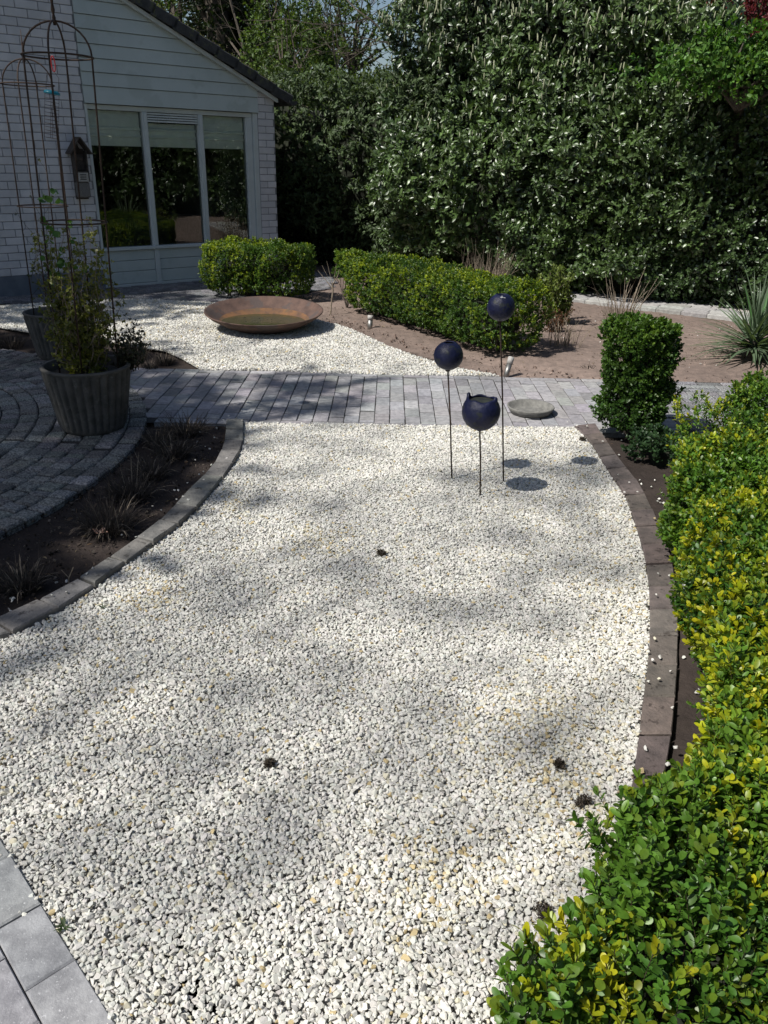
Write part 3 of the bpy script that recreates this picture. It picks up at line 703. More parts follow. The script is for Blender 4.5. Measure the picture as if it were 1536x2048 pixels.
def row_hedge(name, line, hw_, h, zb, dens, protos, A1_, A2_, T1, T2, label, group=None, seed=0, tipamt=.8, sz=(.85, 1.2), lump=.05, gaps=0, sparse=None, stem_n=14):
    """trimmed low hedge along a ground polyline: foliage shell + stems + core"""
    line = smooth_line(line, 2); P = resample(line, .02); tl = .02 * (len(P) - 1)
    cum = np.linspace(0, 1, len(P)); T = np.gradient(P, axis=0); T /= np.linalg.norm(T, axis=1)[:, None]; Nn = np.c_[T[:, 1], -T[:, 0]]
    per = 2 * (h - zb) + 2 * hw_; N = int(dens * (tl + 2 * hw_) * per)
    i = rng.integers(0, len(P), N); u = rng.random(N) * per
    ext = rng.random(N) < (2 * hw_ * .9 / (tl + 2 * hw_))      # end caps
    end = rng.integers(0, 2, N) * (len(P) - 1)
    i = np.where(ext, end, i); sg = np.where(end > 0, 1, -1)
    ca_ = rng.uniform(0, 1, N)
    side = np.where(u < h - zb, -1., np.where(u < h - zb + 2 * hw_, 0., 1.))
    lat = np.where(side == 0, (u - (h - zb)) / hw_ - 1, side); zz = np.where(side == 0, h, np.where(side < 0, zb + u, zb + (per - u)))
    nx_ = np.where(side == 0, lat * .25, side); nz = np.where(side == 0, 1., .15 + np.clip((zz - (h - .1)) / .1, 0, 1) * .6)
    # rounding
    C0 = P[i]; nrm2 = Nn[i]; pos = C0 + nrm2 * (lat * hw_)[:, None]; nrm = np.c_[nrm2 * nx_[:, None], nz]
    # caps: put on a half disc past the end
    th = rng.uniform(-pi / 2, pi / 2, N); top = rng.random(N) < hw_ / (hw_ + 2 * (h - zb)) * 1.2
    rr = np.where(top, np.sqrt(rng.random(N)), 1.) * hw_
    cdir = T[i] * (sg * np.cos(th))[:, None] * .75 + nrm2 * np.sin(th)[:, None]
    pos = np.where(ext[:, None], C0 + cdir * rr[:, None], pos); zz = np.where(ext, np.where(top, h, rng.uniform(zb, h, N)), zz)
    nrm = np.where(ext[:, None], np.c_[cdir * np.where(top, .2, 1)[:, None], np.where(top, 1., .2)], nrm)
    nrm /= np.linalg.norm(nrm, axis=1)[:, None]
    Q = np.c_[pos, zz]
    under = np.clip((zz - zb) / .12, 0, 1); Q[:, :2] = C0 + (Q[:, :2] - C0) * (.8 + .2 * under)[:, None]
    Q = Q + nrm * (snoise(Q, 9, seed, 2) * lump)[:, None] - nrm * np.minimum(rng.exponential(.036, N), .16)[:, None]
    Q[:, 2] = np.maximum(Q[:, 2], .02)
    keep = np.ones(N, bool)
    if gaps: keep &= snoise(Q, 14, seed + 3, 2) > -1.0 + gaps
    if sparse is not None: keep &= rng.random(N) < np.interp(cum[i], sparse[0], sparse[1])
    Q, nrm, zz2 = Q[keep], nrm[keep], zz[keep]; N = len(Q)
    D = nrm * .7 + np.array([0, 0, .55]) + rng.normal(size=(N, 3)) * .33
    t = np.clip(.5 + .5 * snoise(Q, 3, seed + 5, 2) + rng.normal(size=N) * .2, 0, 1)
    A = lerp(A1_, A2_, t) * rng.uniform(.75, 1.25, (N, 1))
    sprigtip = rng.random(N) ** 2
    tip = np.clip(tipamt * (.1 + .9 * sprigtip) * (.35 + 1.0 * np.clip((Q[:, 2] - zb) / (h - zb), 0, 1)) * (.6 + .9 * snoise(Q, 5, seed + 8, 2)) + rng.normal(size=N) * .22, 0, 1)
    TT = lerp(T1, T2, rng.random(N)); Bc = A * (1 - tip[:, None]) + TT * tip[:, None]; q_ = (sprigtip > .5)[:, None]; A = np.where(q_, A * (1 - tip[:, None] * .6) + TT * tip[:, None] * .6, A)
    root = empty(name, (float(P[len(P) // 2][0]), float(P[len(P) // 2][1]), 0), label, 'hedge', group)
    off = np.array([P[len(P) // 2][0], P[len(P) // 2][1], 0])
    scatter('foliage', protos, frames(D), Q - off, rng.uniform(*sz, N), A, Bc, 'leaf', root)
    st = MB()
    for _ in range(stem_n):
        j = rng.integers(0, len(P)); b0 = np.r_[P[j] + Nn[j] * rng.uniform(-.3, .3) * hw_, -.03] - off
        for q in range(4):
            tp = b0 + np.array([rng.normal() * .05, rng.normal() * .05, (h - .05) * rng.uniform(.7, .95)]); mid = (b0 + tp) / 2 + rng.normal(size=3) * [.03, .03, 0]
            st.tube([b0, b0 * .6 + mid * .4 + rng.normal(size=3) * .01, mid, tp], [.007, .006, .004, .002], 5)
    st.build('stems', 'bark', root)
    co = MB(); n_ = max(4, len(P) // 10); idx = np.linspace(0, len(P) - 1, n_).astype(int)  # solid core behind the leaves, painted dark as the shade between them
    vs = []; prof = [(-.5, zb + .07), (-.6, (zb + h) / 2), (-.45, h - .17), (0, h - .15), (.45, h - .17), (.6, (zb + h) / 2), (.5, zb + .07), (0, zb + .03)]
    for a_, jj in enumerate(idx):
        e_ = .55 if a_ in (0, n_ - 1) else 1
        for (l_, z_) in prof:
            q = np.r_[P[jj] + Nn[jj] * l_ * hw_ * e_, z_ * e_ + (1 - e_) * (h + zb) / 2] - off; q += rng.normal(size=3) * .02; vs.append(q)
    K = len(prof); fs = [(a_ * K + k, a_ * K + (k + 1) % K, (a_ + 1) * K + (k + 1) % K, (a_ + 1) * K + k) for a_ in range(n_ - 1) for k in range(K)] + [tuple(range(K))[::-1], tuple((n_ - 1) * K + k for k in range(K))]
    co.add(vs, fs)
    if sparse is None: co.build('shade_core', 'core', root)
    return root
G1, G2 = (.035, .085, .016), (.075, .15, .022); TG1, TG2 = (.16, .24, .02), (.26, .30, .025)
# hedges beyond the path
row_hedge('box_hedge', [(-2.02, 10.18), (-1.65, 10.15), (-1.25, 10.06)], .37, .60, .07, 2100, BOXF, G1, G2, (.26, .34, .015), (.38, .44, .02), 'short block of clipped box hedge behind the rusty bowl, below the window', 'low clipped box hedges', 21, 1.7, sz=(.75, 1.1), lump=.05)
row_hedge('box_hedge', [(-.17, 9.36), (.26, 8.70), (.69, 8.06), (1.12, 7.40)], .33, .57, .05, 2100, BOXF, G1, G2, (.26, .34, .015), (.38, .44, .02), 'long clipped box hedge running diagonally beside the open reddish soil bed', 'low clipped box hedges', 22, 1.6, sz=(.75, 1.1), lump=.06, stem_n=22)
row_hedge('box_hedge', [(-.53, 9.55), (-.44, 9.5), (-.38, 9.45)], .13, .62, .34, 1600, BOXF, G1, G2, (.15, .23, .02), (.2, .27, .03), 'small loose box bush on a thin stem between the two hedges', 'low clipped box hedges', 23, 1.5, stem_n=3)
# shrub at the end of the path
row_hedge('box_shrub', [(1.58, 4.97), (1.61, 5.0), (1.64, 5.02)], .20, .70, .06, 3000, BOXS, G1, G2, (.10, .19, .02), (.16, .24, .03), 'upright leafy box shrub at the end of the paver path', None, 37, 1.6, sz=(.75, 1.25), lump=.06, stem_n=7)
row_hedge('box_shrub', [(1.75, 4.42), (1.62, 4.55)], .14, .14, .0, 1000, BOXS, (.03, .07, .025), (.05, .10, .04), (.06, .11, .04), (.08, .14, .05), 'low trailing dark green shoots at the foot of the upright shrub', None, 32, .3, sz=(.9, 1.3), stem_n=3)
# near hedge
NG1, NG2 = (.045, .12, .015), (.10, .20, .022)
row_hedge('box_hedge', [(.48, .35), (.62, .78), (.96, 1.05), (1.20, 1.44), (1.33, 1.9), (1.47, 2.4), (1.60, 2.9), (1.66, 3.25)], .35, .44, .05, 3500, BOXN, NG1, NG2, (.30, .36, .010), (.50, .44, .010), 'lush box hedge with yellow shoots in the right foreground', 'low clipped box hedges', 41, 1.1, sz=(.7, 1.2), lump=.085, gaps=.12, stem_n=60)
row_hedge('box_hedge', [(1.66, 3.3), (1.72, 3.6), (1.82, 3.95), (1.92, 4.15)], .22, .36, .04, 1900, BOXN, NG1, NG2, (.32, .38, .012), (.52, .46, .012), 'thinner yellow-tipped box plants between the near hedge and the upright shrub', 'low clipped box hedges', 42, 1.3, sz=(.8, 1.1), lump=.10, sparse=([0, .4, 1], [.8, .6, .35]), stem_n=22)
row_hedge('box_shrub', [(2.22, 4.66), (2.34, 4.66)], .16, .40, .1, 2000, BOXN, NG1, NG2, (.2, .26, .02), (.3, .32, .02), 'small round yellow-green box bush on the paving at the right', None, 43, .9, sz=(.8, 1.1), stem_n=5)

# ------------------------------------------------------------------ tall hedges
HA = np.array([7.6, 8.3]); HB = np.array([-5.5, 15.6]); HT = (HB - HA) / np.linalg.norm(HB - HA); HN = np.array([HT[1], -HT[0]]); HN = HN if HN[1] < 0 else -HN
def tall_hedge(name, s0, s1, hfun, bulge, protos, dens, A1_, A2_, T1, T2, label, seed, depth=1.2, sz=(.8, 1.2), flowers=0, matn='laurel', tipamt=.5, zmin=0.0, cat='hedge', upb=.35, drop=.12, line=None, z_lump=1.0):
    HA, HT, HN = line if line else (globals()['HA'], globals()['HT'], globals()['HN'])
    N = int(dens * (s1 - s0) * hfun((s0 + s1) / 2)); s = rng.uniform(s0, s1, N); hs = np.array([hfun(q) for q in s]); v = rng.random(N)
    topf = depth / (depth + hs); top = rng.random(N) < topf * .8
    z = np.where(top, hs, zmin + (hs - zmin) * v); out = np.array([bulge(a_, b_) for a_, b_ in zip(s, z)])
    out = np.where(top, out - rng.random(N) * depth, out)
    P = np.c_[HA[None] + HT[None] * s[:, None] + HN[None] * out[:, None], z]
    fr_ = np.r_[HN, .25]; nrm = np.where(top[:, None], np.r_[HN * .3, 1.][None], fr_[None]); nrm = nrm / np.linalg.norm(nrm, axis=1)[:, None]
    lum = (snoise(P, 2.4, seed, 3) * .24 + snoise(P, 7, seed + 1, 2) * .10) * z_lump
    P = P + nrm * lum[:, None] - nrm * np.minimum(rng.exponential(drop, N), .6)[:, None]
    keep = (P[:, 2] > zmin) & (snoise(P, 3.5, seed + 2, 2) > -.85)
    P, nrm = P[keep], nrm[keep]; N = len(P)
    D = nrm * .8 + np.array([0, 0, upb]) + rng.normal(size=(N, 3)) * .45
    t = np.clip(.5 + .5 * snoise(P, 1.3, seed + 4, 2) + rng.normal(size=N) * .2, 0, 1)
    A = lerp(A1_, A2_, t) * rng.uniform(.7, 1.3, (N, 1)); tip = np.clip(tipamt * rng.random(N) * 1.4 * np.clip(.3 + z[keep] / hs[keep], 0, 1), 0, 1)[:, None]
    Bc = A * (1 - tip) + lerp(T1, T2, rng.random(N)) * tip
    mid = HA + HT * (s0 + s1) / 2; root = empty(name, (mid[0], mid[1], 0), label, cat); off = np.r_[mid, 0]
    scatter('foliage', protos, frames(D), P - off, rng.uniform(*sz, N), A, Bc, matn, root)
    # solid dark core, the hedge's inner shade put into its colour
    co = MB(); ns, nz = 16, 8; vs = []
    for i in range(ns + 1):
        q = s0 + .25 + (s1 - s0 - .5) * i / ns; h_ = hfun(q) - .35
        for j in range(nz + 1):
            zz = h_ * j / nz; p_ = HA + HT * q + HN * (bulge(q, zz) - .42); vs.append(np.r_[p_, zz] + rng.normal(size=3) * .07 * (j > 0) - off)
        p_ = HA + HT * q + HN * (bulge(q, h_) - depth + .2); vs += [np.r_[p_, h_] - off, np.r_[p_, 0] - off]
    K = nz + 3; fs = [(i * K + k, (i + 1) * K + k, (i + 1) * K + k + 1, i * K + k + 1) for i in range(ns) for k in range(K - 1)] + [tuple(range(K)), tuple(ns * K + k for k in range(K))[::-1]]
    co.add(vs, fs); co.build('shade_core', 'core', root)
    if flowers:
        cand = np.where((P[:, 2] > 1.7) & (nrm @ np.r_[HN, 0] > .1) | (P[:, 2] > 2.2))[0]; w_ = (P[cand, 2] - 1.3) ** 2; w_ /= w_.sum()
        pk = rng.choice(cand, min(flowers, len(cand)), False, p=w_)
        fv = []; ff = []
        n6 = 6
        for zz, r_ in ((0, .006), (.02, .013), (.06, .012), (.10, .008), (.115, .002)):
            for k in range(n6): fv.append((r_ * cos(k * pi / 3 + zz * 20), r_ * sin(k * pi / 3 + zz * 20), zz))
        for i in range(4):
            for k in range(n6): ff.append((i * n6 + k, i * n6 + (k + 1) % n6, (i + 1) * n6 + (k + 1) % n6, (i + 1) * n6 + k))
        FP = [mk_proto(fv, ff)]; NF = len(pk); C = np.ones((NF, 3))
        scatter('flower_spikes', FP, frames(rng.normal(size=(NF, 3)) * .16 + [0, 0, 1.]), P[pk] - off + nrm[pk] * .12 + [0, 0, .04], rng.uniform(.5, .95, NF), C, C, 'flower', root)
    return root
LG1, LG2 = (.042, .078, .024), (.08, .135, .036)
# s measured from HA (right) to the left; left limit behind the house
sx = lambda x: (HA[0] - x) / (-HT[0]) if False else (x - HA[0]) / HT[0]
tall_hedge('laurel_hedge', sx(3.9), sx(.05), lambda s: float(np.interp(s, [sx(3.9), sx(3.2), sx(2.7), sx(2), sx(.9), sx(.15), sx(-.35)], [3.0, 3.2, 4.4, 5.2, 4.6, 3.45, 2.9])),
           lambda s, z: -.15 + .45 * math.exp(-((z - 1.3) / .9) ** 2) - .10 * max(0, z - 3) + .25 * math.exp(-((z - 3.2) / .5) ** 2) + (.25 if z > .35 else -.25) , LAUR, 430, LG1, LG2, (.07, .12, .035), (.11, .16, .05),
           'tall glossy laurel hedge covered in pale upright flower spikes, centre', 51, flowers=2300, tipamt=.6, depth=1.5, sz=(.6, .95))
tall_hedge('laurel_hedge', sx(7.4), sx(1.75), lambda s: float(np.interp(s, [sx(7.4), sx(3), sx(1.75)], [2.45, 2.45, 2.0])),
           lambda s, z: .30 - .10 * z * z * .25 + (.12 if z > .25 else -.2) - (.5 * max(0, sx(2.3) - s) if False else 0), LAURS, 700, (.037, .074, .020), (.078, .132, .030), (.06, .10, .03), (.10, .14, .03),
           'dense trimmed small-leaved hedge behind the pale strip path, right', 52, depth=1.0, drop=.07, tipamt=.35)
tall_hedge('rhododendron_hedge', sx(.95), sx(-5.2), lambda s: 2.62 + .08 * sin(s * 3), lambda s, z: .2 + .22 * math.exp(-((z - 1.9) / .8) ** 2) - (.25 if z < .6 else 0), RHOD, 420, (.045, .072, .030), (.075, .115, .045), (.10, .14, .05), (.13, .17, .06),
           'dull dark hedge with flat clipped top beside the corner of the house', 53, depth=1.4, tipamt=.5, sz=(.6, .95), matn='dull')
def blob_bush(name, c, rad, n, protos, A1_, A2_, T1, T2, label, cat, seed, matn='dull', sz=(.8, 1.3), core=True, tb=(0, 0), hollow=.55, clump=.3):
    c = np.array(c, float); rad = np.array(rad, float); d = rng.normal(size=(n, 3)); d /= np.linalg.norm(d, axis=1)[:, None]
    r = (hollow + (1 - hollow) * rng.random(n)) * (1 + clump * snoise(d * 2.2, 1.2, seed, 3))
    P = d * r[:, None] * rad; keep = (snoise(P, 2.2 / rad.mean() * 1.4, seed + 2, 3) > -.55) & (c[2] + P[:, 2] > .05); P, d = P[keep], d[keep]; n = len(P)
    t = np.clip(.5 + .5 * snoise(P, 1.5 / rad.mean() * 2, seed + 4, 2) + rng.normal(size=n) * .2, 0, 1)
    A = lerp(A1_, A2_, t) * rng.uniform(.7, 1.3, (n, 1)); Bc = lerp(T1, T2, rng.random(n))
    root = empty(name, (c[0], c[1], 0), label, cat); off = np.array([0, 0, c[2]])
    scatter('crown', protos, frames(d * .6 + rng.normal(size=(n, 3)) * .5 + [0, 0, .3]), P + off, rng.uniform(*sz, n), A, Bc, matn, root)
    tk = MB(); b0 = np.array([tb[0], tb[1], -.1])
    h0 = max(.2, c[2] - rad[2] * .5); tk.tube([b0, (tb[0] * .9 + rng.normal() * .05, tb[1] * .9 + rng.normal() * .05, h0 * .5), (tb[0] * .6, tb[1] * .6, h0 * .85), (0, 0, h0)], [rad[0] * .07 + .02, rad[0] * .06 + .015, rad[0] * .055 + .012, rad[0] * .05 + .01], 8)
    for _ in range(16):
        e = rng.normal(size=3); e /= np.linalg.norm(e); e = e * rad * .8 + off; e[2] = max(e[2], h0 * .9); m0 = (np.array([0, 0, h0]) + e) / 2 + rng.normal(size=3) * rad * .1
        tk.tube([(0, 0, h0 * .9), m0, e], [rad[0] * .035 + .008, rad[0] * .02 + .004, .004], 5)
    tk.build('trunk', 'bark', root)
    return root
# bright bush over the right end of the hedge and the red maple behind it
pb = at(1490, 130, 9.75); blob_bush('green_bush', (pb[0], pb[1], pb[2]), (.85, .35, .34), 1000, LAURS, (.05, .13, .02), (.08, .18, .03), (.12, .22, .03), (.16, .26, .04), 'fresh bright green bush growing over the top of the right hedge', 'bush', 61, tb=(.45, 1.0), hollow=.3, clump=.55)
pb = at(1525, 20, 12.0); blob_bush('maple_tree', (pb[0] + .2, pb[1], pb[2] + .1), (.85, .8, .7), 1300, TREES, (.09, .012, .018), (.15, .02, .025), (.15, .02, .03), (.2, .04, .04), 'dark red maple crown peeking over the hedge, far right', 'tree', 62)

# ------------------------------------------------------------------ background trees
def tree_px(name, px, py, Y, rad, n, cols, label, seed, protos=TREE, **k):
    p = at(px, py, Y); return blob_bush(name, p, rad, n, protos, cols[0], cols[1], cols[2], cols[3], label, 'tree', seed, **k)
DG = ((.025, .045, .015), (.05, .085, .02), (.07, .11, .02), (.10, .14, .03))
MG = ((.04, .075, .018), (.07, .12, .025), (.09, .14, .025), (.13, .17, .03))
tree_px('tree', 612, 160, 21, (.9, 1.0, 1.2), 1200, MG, 'narrow mid-green tree beyond the roof end, in front of the sky', 71)
tree_px('tree', 575, 130, 18, (.9, .9, 1.3), 1300, MG, 'small leafy tree directly above the roof corner', 72, protos=TREES, sz=(1.3, 1.9))
tree_px('tree', 765, 215, 19, (1.1, 1.0, .75), 900, DG, 'dark bushy tree between the green tree and the laurel hedge', 73, protos=TREES, sz=(1.3, 1.9))
tree_px('tree', 350, 10, 24, (2.4, 2.0, 2.2), 1700, MG, 'loose yellowish-green tree rising behind the roof slope', 74)
tree_px('tree', 690, 235, 17, (1.8, .7, .8), 1700, DG, 'dark evergreen filling the gap above the clipped side hedge', 75, protos=TREES, sz=(1.3, 1.9))
tree_px('tree', 475, 40, 23, (.9, 1.3, 2.2), 1000, DG, 'dark tree immediately right of the ivy-covered trunk', 76)
for i, (x_, y_, r_, lb) in enumerate(((-13, 24, 3.2, 'broad dark tree far to the left behind the house'), (9, 19, 3.0, 'broad tree behind the hedge at the far right'), (7, 23, 2.6, 'rounded tree hidden behind the centre of the laurel hedge'), (-6, 30, 3.0, 'distant tree behind the ivy-covered trunk'))):
    blob_bush('tree', (x_, y_, 4.0 if i != 3 else 3.2), (r_, r_, r_), 1500, TREE, *DG, lb, 'tree', 90 + i, sz=(1.6, 2.4))
tree_px('tree', 705, 55, 22, (1.3, 1.0, 1.1), 420, MG, 'airy light tree with small leaves filling the sky gap', 77, protos=TREES, sz=(1.3, 1.9), hollow=.2)
tree_px('tree', 545, 45, 22, (.7, .8, .9), 420, MG, 'thin pale-green tree top above the roof verge', 78, protos=TREES, sz=(1.3, 1.9), hollow=.2)
# ivy-clad trunk
pi_ = at(432, 60, 22); iv = empty('ivy_tree', (pi_[0], pi_[1], 0), 'thick dark trunk clothed in ivy behind the roof', 'tree')
tk = MB(); tk.tube([(0, 0, -.1), (.1, 0, 3), (.0, 0, 6), (-.2, 0, 9)], [.35, .3, .25, .18], 10)
for q in ((1.8, .5, 8), (-2.2, .3, 8.4), (1.2, -.5, 7)): tk.tube([(0, 0, 4.2), (q[0] * .4, q[1] * .4, 5.6), q], [.1, .07, .02], 6)
tk.build('trunk', 'bark', iv)
n = 2600; a_ = rng.uniform(0, 2 * pi, n); z_ = rng.uniform(1.5, 9, n); r_ = rng.uniform(.3, .62, n) * (1 + .25 * np.sin(z_ * 2 + a_))
P = np.c_[r_ * np.cos(a_), r_ * np.sin(a_), z_]; C1 = lerp((.010, .018, .008), (.025, .04, .014), rng.random(n))
scatter('ivy', TREE, frames(np.c_[np.cos(a_), np.sin(a_), np.zeros(n) - .3] + rng.normal(size=(n, 3)) * .4), P, rng.uniform(.7, 1.1, n), C1, C1 * 1.3, 'dull', iv)
# bare-branched trees
def branchy(mb, p, d, L, r, depth, kids=3, spread=.55):
    pts = [p]; q = np.array(p, float); dd = np.array(d, float); n = 4
    for i in range(n):
        dd = dd + rng.normal(size=3) * .13; dd /= np.linalg.norm(dd); q = q + dd * L / n; pts.append(q.copy())
    mb.tube(pts, list(np.linspace(r, r * .55, n + 1)), 5 if r > .02 else 3, cap=False)
    if depth == 0: return
    for k in range(kids):
        i = rng.integers(2, n + 1) if k else n; nd = dd + rng.normal(size=3) * spread; nd[2] += .15; nd /= np.linalg.norm(nd)
        branchy(mb, pts[i], nd, L * rng.uniform(.6, .85), r * .55, depth - 1, kids, spread)
for px_, Y_, lb, ld in ((530, 21, 'bare-branched tree left of the sky gap', 1), (790, 18, 'bare-branched tree right of the sky gap, by the laurel', -1), (700, 24, 'thin bare tree standing in the middle of the sky gap', 0)):
    p = at(px_, 200, Y_); r_ = empty('bare_tree', (p[0], p[1], 0), lb, 'tree', 'bare trees behind the garden'); mb = MB()
    branchy(mb, (0, 0, -.1), (.02, 0, 1), 2.6, .09, 5, 3, .5); mb.build('branches', 'bark', r_)

# ------------------------------------------------------------------ unseen shade trees, crowns shaped along sun rays to place their shadows
def sun_up(gp_, h): return np.r_[gp_, 0] - TRAVEL * h
def shade_tree(targets, nleaf, h0, h1, rad, trunk, label, sz, seed):
    n = len(targets); hs = rng.uniform(h0, h1, n); C = np.array([sun_up(t_, h_) for t_, h_ in zip(targets, hs)])
    idx = np.repeat(np.arange(n), nleaf); P = C[idx] + rng.normal(size=(len(idx), 3)) * rad * .55; N = len(P)
    root = empty('shade_tree', (trunk[0], trunk[1], 0), label, 'tree'); off = np.array([trunk[0], trunk[1], 0])
    A = lerp((.03, .07, .015), (.06, .11, .02), rng.random(N))
    scatter('crown', TREE, frames(rng.normal(size=(N, 3))), P - off, rng.uniform(*sz, N), A, A * 1.3, 'dull', root)
    tk = MB(); hb_ = h0 * .55; cen = C.mean(0) - off; top = cen * .8; top[2] = h0
    tk.tube([(0, 0, -.1), (cen[0] * .1, cen[1] * .1, hb_), tuple(top)], [.22, .14, .05], 10)
    for c_ in C[rng.permutation(n)[:40]] - off: m0 = np.array([cen[0] * .1, cen[1] * .1, hb_]) * .5 + c_ * .5 + rng.normal(size=3) * .2; tk.tube([(cen[0] * .1, cen[1] * .1, hb_), m0, c_], [.022, .014, .006], 4)
    tk.build('trunk', 'bark', root); return root
def fill(poly, step, jit=.5):
    poly = np.array(poly); l, h = poly.min(0), poly.max(0); xx, yy = np.meshgrid(np.arange(l[0], h[0], step), np.arange(l[1], h[1], step)); Q = np.c_[xx.ravel(), yy.ravel()]
    Q += rng.uniform(-jit, jit, Q.shape) * step; return Q[inpoly(Q, poly)]
dense = fill([(-2.6, 1.9), (-1.75, 2.6), (-1.35, 3.4), (-1.12, 4.4), (-1.3, 5.2), (-2.0, 5.7), (-2.3, 6.9), (-3.0, 7.4), (-6.5, 7.6), (-6.5, 1.5)], .34)
shade_tree(dense, 26, 7.0, 9.0, .42, (-8.6, 1.0), 'large unseen leafy tree left of the camera, crown shaped to shade the round terrace', (1.1, 1.7), 1)
mid = np.vstack([fill([(-5.5, 8.2), (-2.4, 8.2), (-2.0, 9.5), (-3.0, 10.6), (-5.5, 9.6)], .42), fill([(-1.5, 5.0), (-.3, 5.0), (-.5, 6.4), (-2.0, 6.4)], .5)])
shade_tree(mid, 20, 7.5, 9.5, .34, (-10.5, 5.5), 'unseen leafy tree further back at the left, crown shaped to shade the gravel by the house', (1.0, 1.5), 2)
blob_px = [(720, 880), (520, 900), (860, 1010), (600, 960), (480, 1010), (660, 1085), (760, 1120), (480, 1150), (860, 1230), (960, 1290), (1100, 1200), (1040, 1060), (820, 1330), (930, 1370), (1130, 1440), (1120, 1500), (1020, 1560), (880, 1560), (1058, 972), (1065, 968), (1050, 975), (1040, 924), (1032, 928), (1190, 925), (1180, 930), (500, 1560), (330, 1740), (220, 1720), (560, 1850), (120, 1620), (300, 1330), (400, 1410), (180, 1330), (1190, 1060), (1230, 1130), (1100, 960), (1060, 1130), (900, 1660), (1080, 1680)]
bt = []
for p_ in blob_px:
    gp_ = g(*p_)[:2]
    for _ in range(5 if p_[1] < 1230 else 3): bt.append(gp_ + rng.normal(size=2) * [.17, .13])
for p_ in ((460, 700), (560, 690), (330, 650), (780, 740), (650, 720), (860, 770), (700, 820), (1300, 850), (1240, 620)):
    for _ in range(3): bt.append(g(*p_)[:2] + rng.normal(size=2) * [.2, .12])
shade_tree(np.array(bt), 2, 15, 19, .34, (-11.0, -5.5), 'tall unseen tree behind the camera, thin crown shaped to dapple the gravel', (.6, .95), 3)
# trees and hedge behind the viewpoint (seen mirrored in the window)
for i, (x_, y_, r_, lb) in enumerate(((7, -3, 3.0, 'garden tree to the right behind the camera'), (10, 1.5, 2.6, 'garden tree well to the right of the camera'), (4, -9, 3.4, 'large garden tree behind the camera'), (13, -6, 3.4, 'far garden tree right of and behind the camera'))):
    blob_bush('tree', (x_, y_, 3.4), (r_, r_, 3.2), 1300, TREE, *DG, lb, 'tree', 190 + i, sz=(1.8, 2.6))

RL = (np.array([9.5, -7.0]), np.array([-.05, .99875]), np.array([-.99875, -.05]))
tall_hedge('laurel_hedge', 0, 15.2, lambda s: 3.4 + .2 * sin(s * 1.3), lambda s, z: .1 * sin(s), LAUR, 110, LG1, LG2, (.06, .10, .04), (.09, .13, .06), 'tall hedge closing the garden on the right, outside the photo', 58, line=RL, sz=(1.3, 1.9))
# ------------------------------------------------------------------ rusty bowl
bc = np.array([-1.27, 8.17]); BR = .60
bw = empty('water_bowl', (bc[0], bc[1], 0), 'wide shallow rusty steel bowl holding water on the white gravel', 'bowl')
prof_o = [(.02, .0), (.16, .0), (.30, .022), (.44, .078), (.55, .145), (.60, .188)]; prof_i = [(.60, .196), (.585, .194), (.545, .158), (.455, .1025)]; prof_b = [(.456, .1028), (.43, .090), (.29, .036), (.15, .016), (.01, .014)]
m_ = MB(); m_.lathe(prof_o + prof_i, (0, 0, 0), 72, close_bot=True); o = m_.build('bowl_shell', 'rust', bw, True); m_ = MB(); m_.lathe(prof_b, (0, 0, 0), 72); o2 = m_.build('inner_basin', 'rust2', bw, True)
for o_ in (o, o2): o_.rotation_euler = (radians(4), 0, 0); o_.location = (0, 0, -.005)
m_ = MB(); m_.lathe([(.0005, .0), (.2, .0), (.425, .0)], (0, -.06, .0835), 48); m_.build('water', 'water', bw)
m_ = MB()
for _ in range(26):
    a = rng.uniform(0, 2 * pi); r = rng.uniform(.05, .33); v = rng.normal(size=2) * .012; p = np.array([r * cos(a), r * sin(a)])
    m_.tube([(p[0], p[1] - .06, .0847), (p[0] + v[0], p[1] + v[1] - .06, .0855)], .0025, 4)
tag(m_.build('floating_litter', 'darktwig', bw), kind='stuff')
# saucer
sc_ = g(1060, 826); so = empty('saucer', (sc_[0], sc_[1], 0), 'round grey concrete saucer lying on the path', 'saucer')
m_ = MB(); m_.lathe([(.125, 0), (.14, .003), (.168, .046), (.165, .052), (.153, .05), (.136, .014), (.12, .009), (.001, .009)], (0, 0, .003), 48, close_bot=True); m_.build('dish', 'conc', so, True)
m_ = MB(); m_.box((.06, -.03, .016), (.012, .008, .007), None, None, .002); m_.build('pebble', 'debris', so)

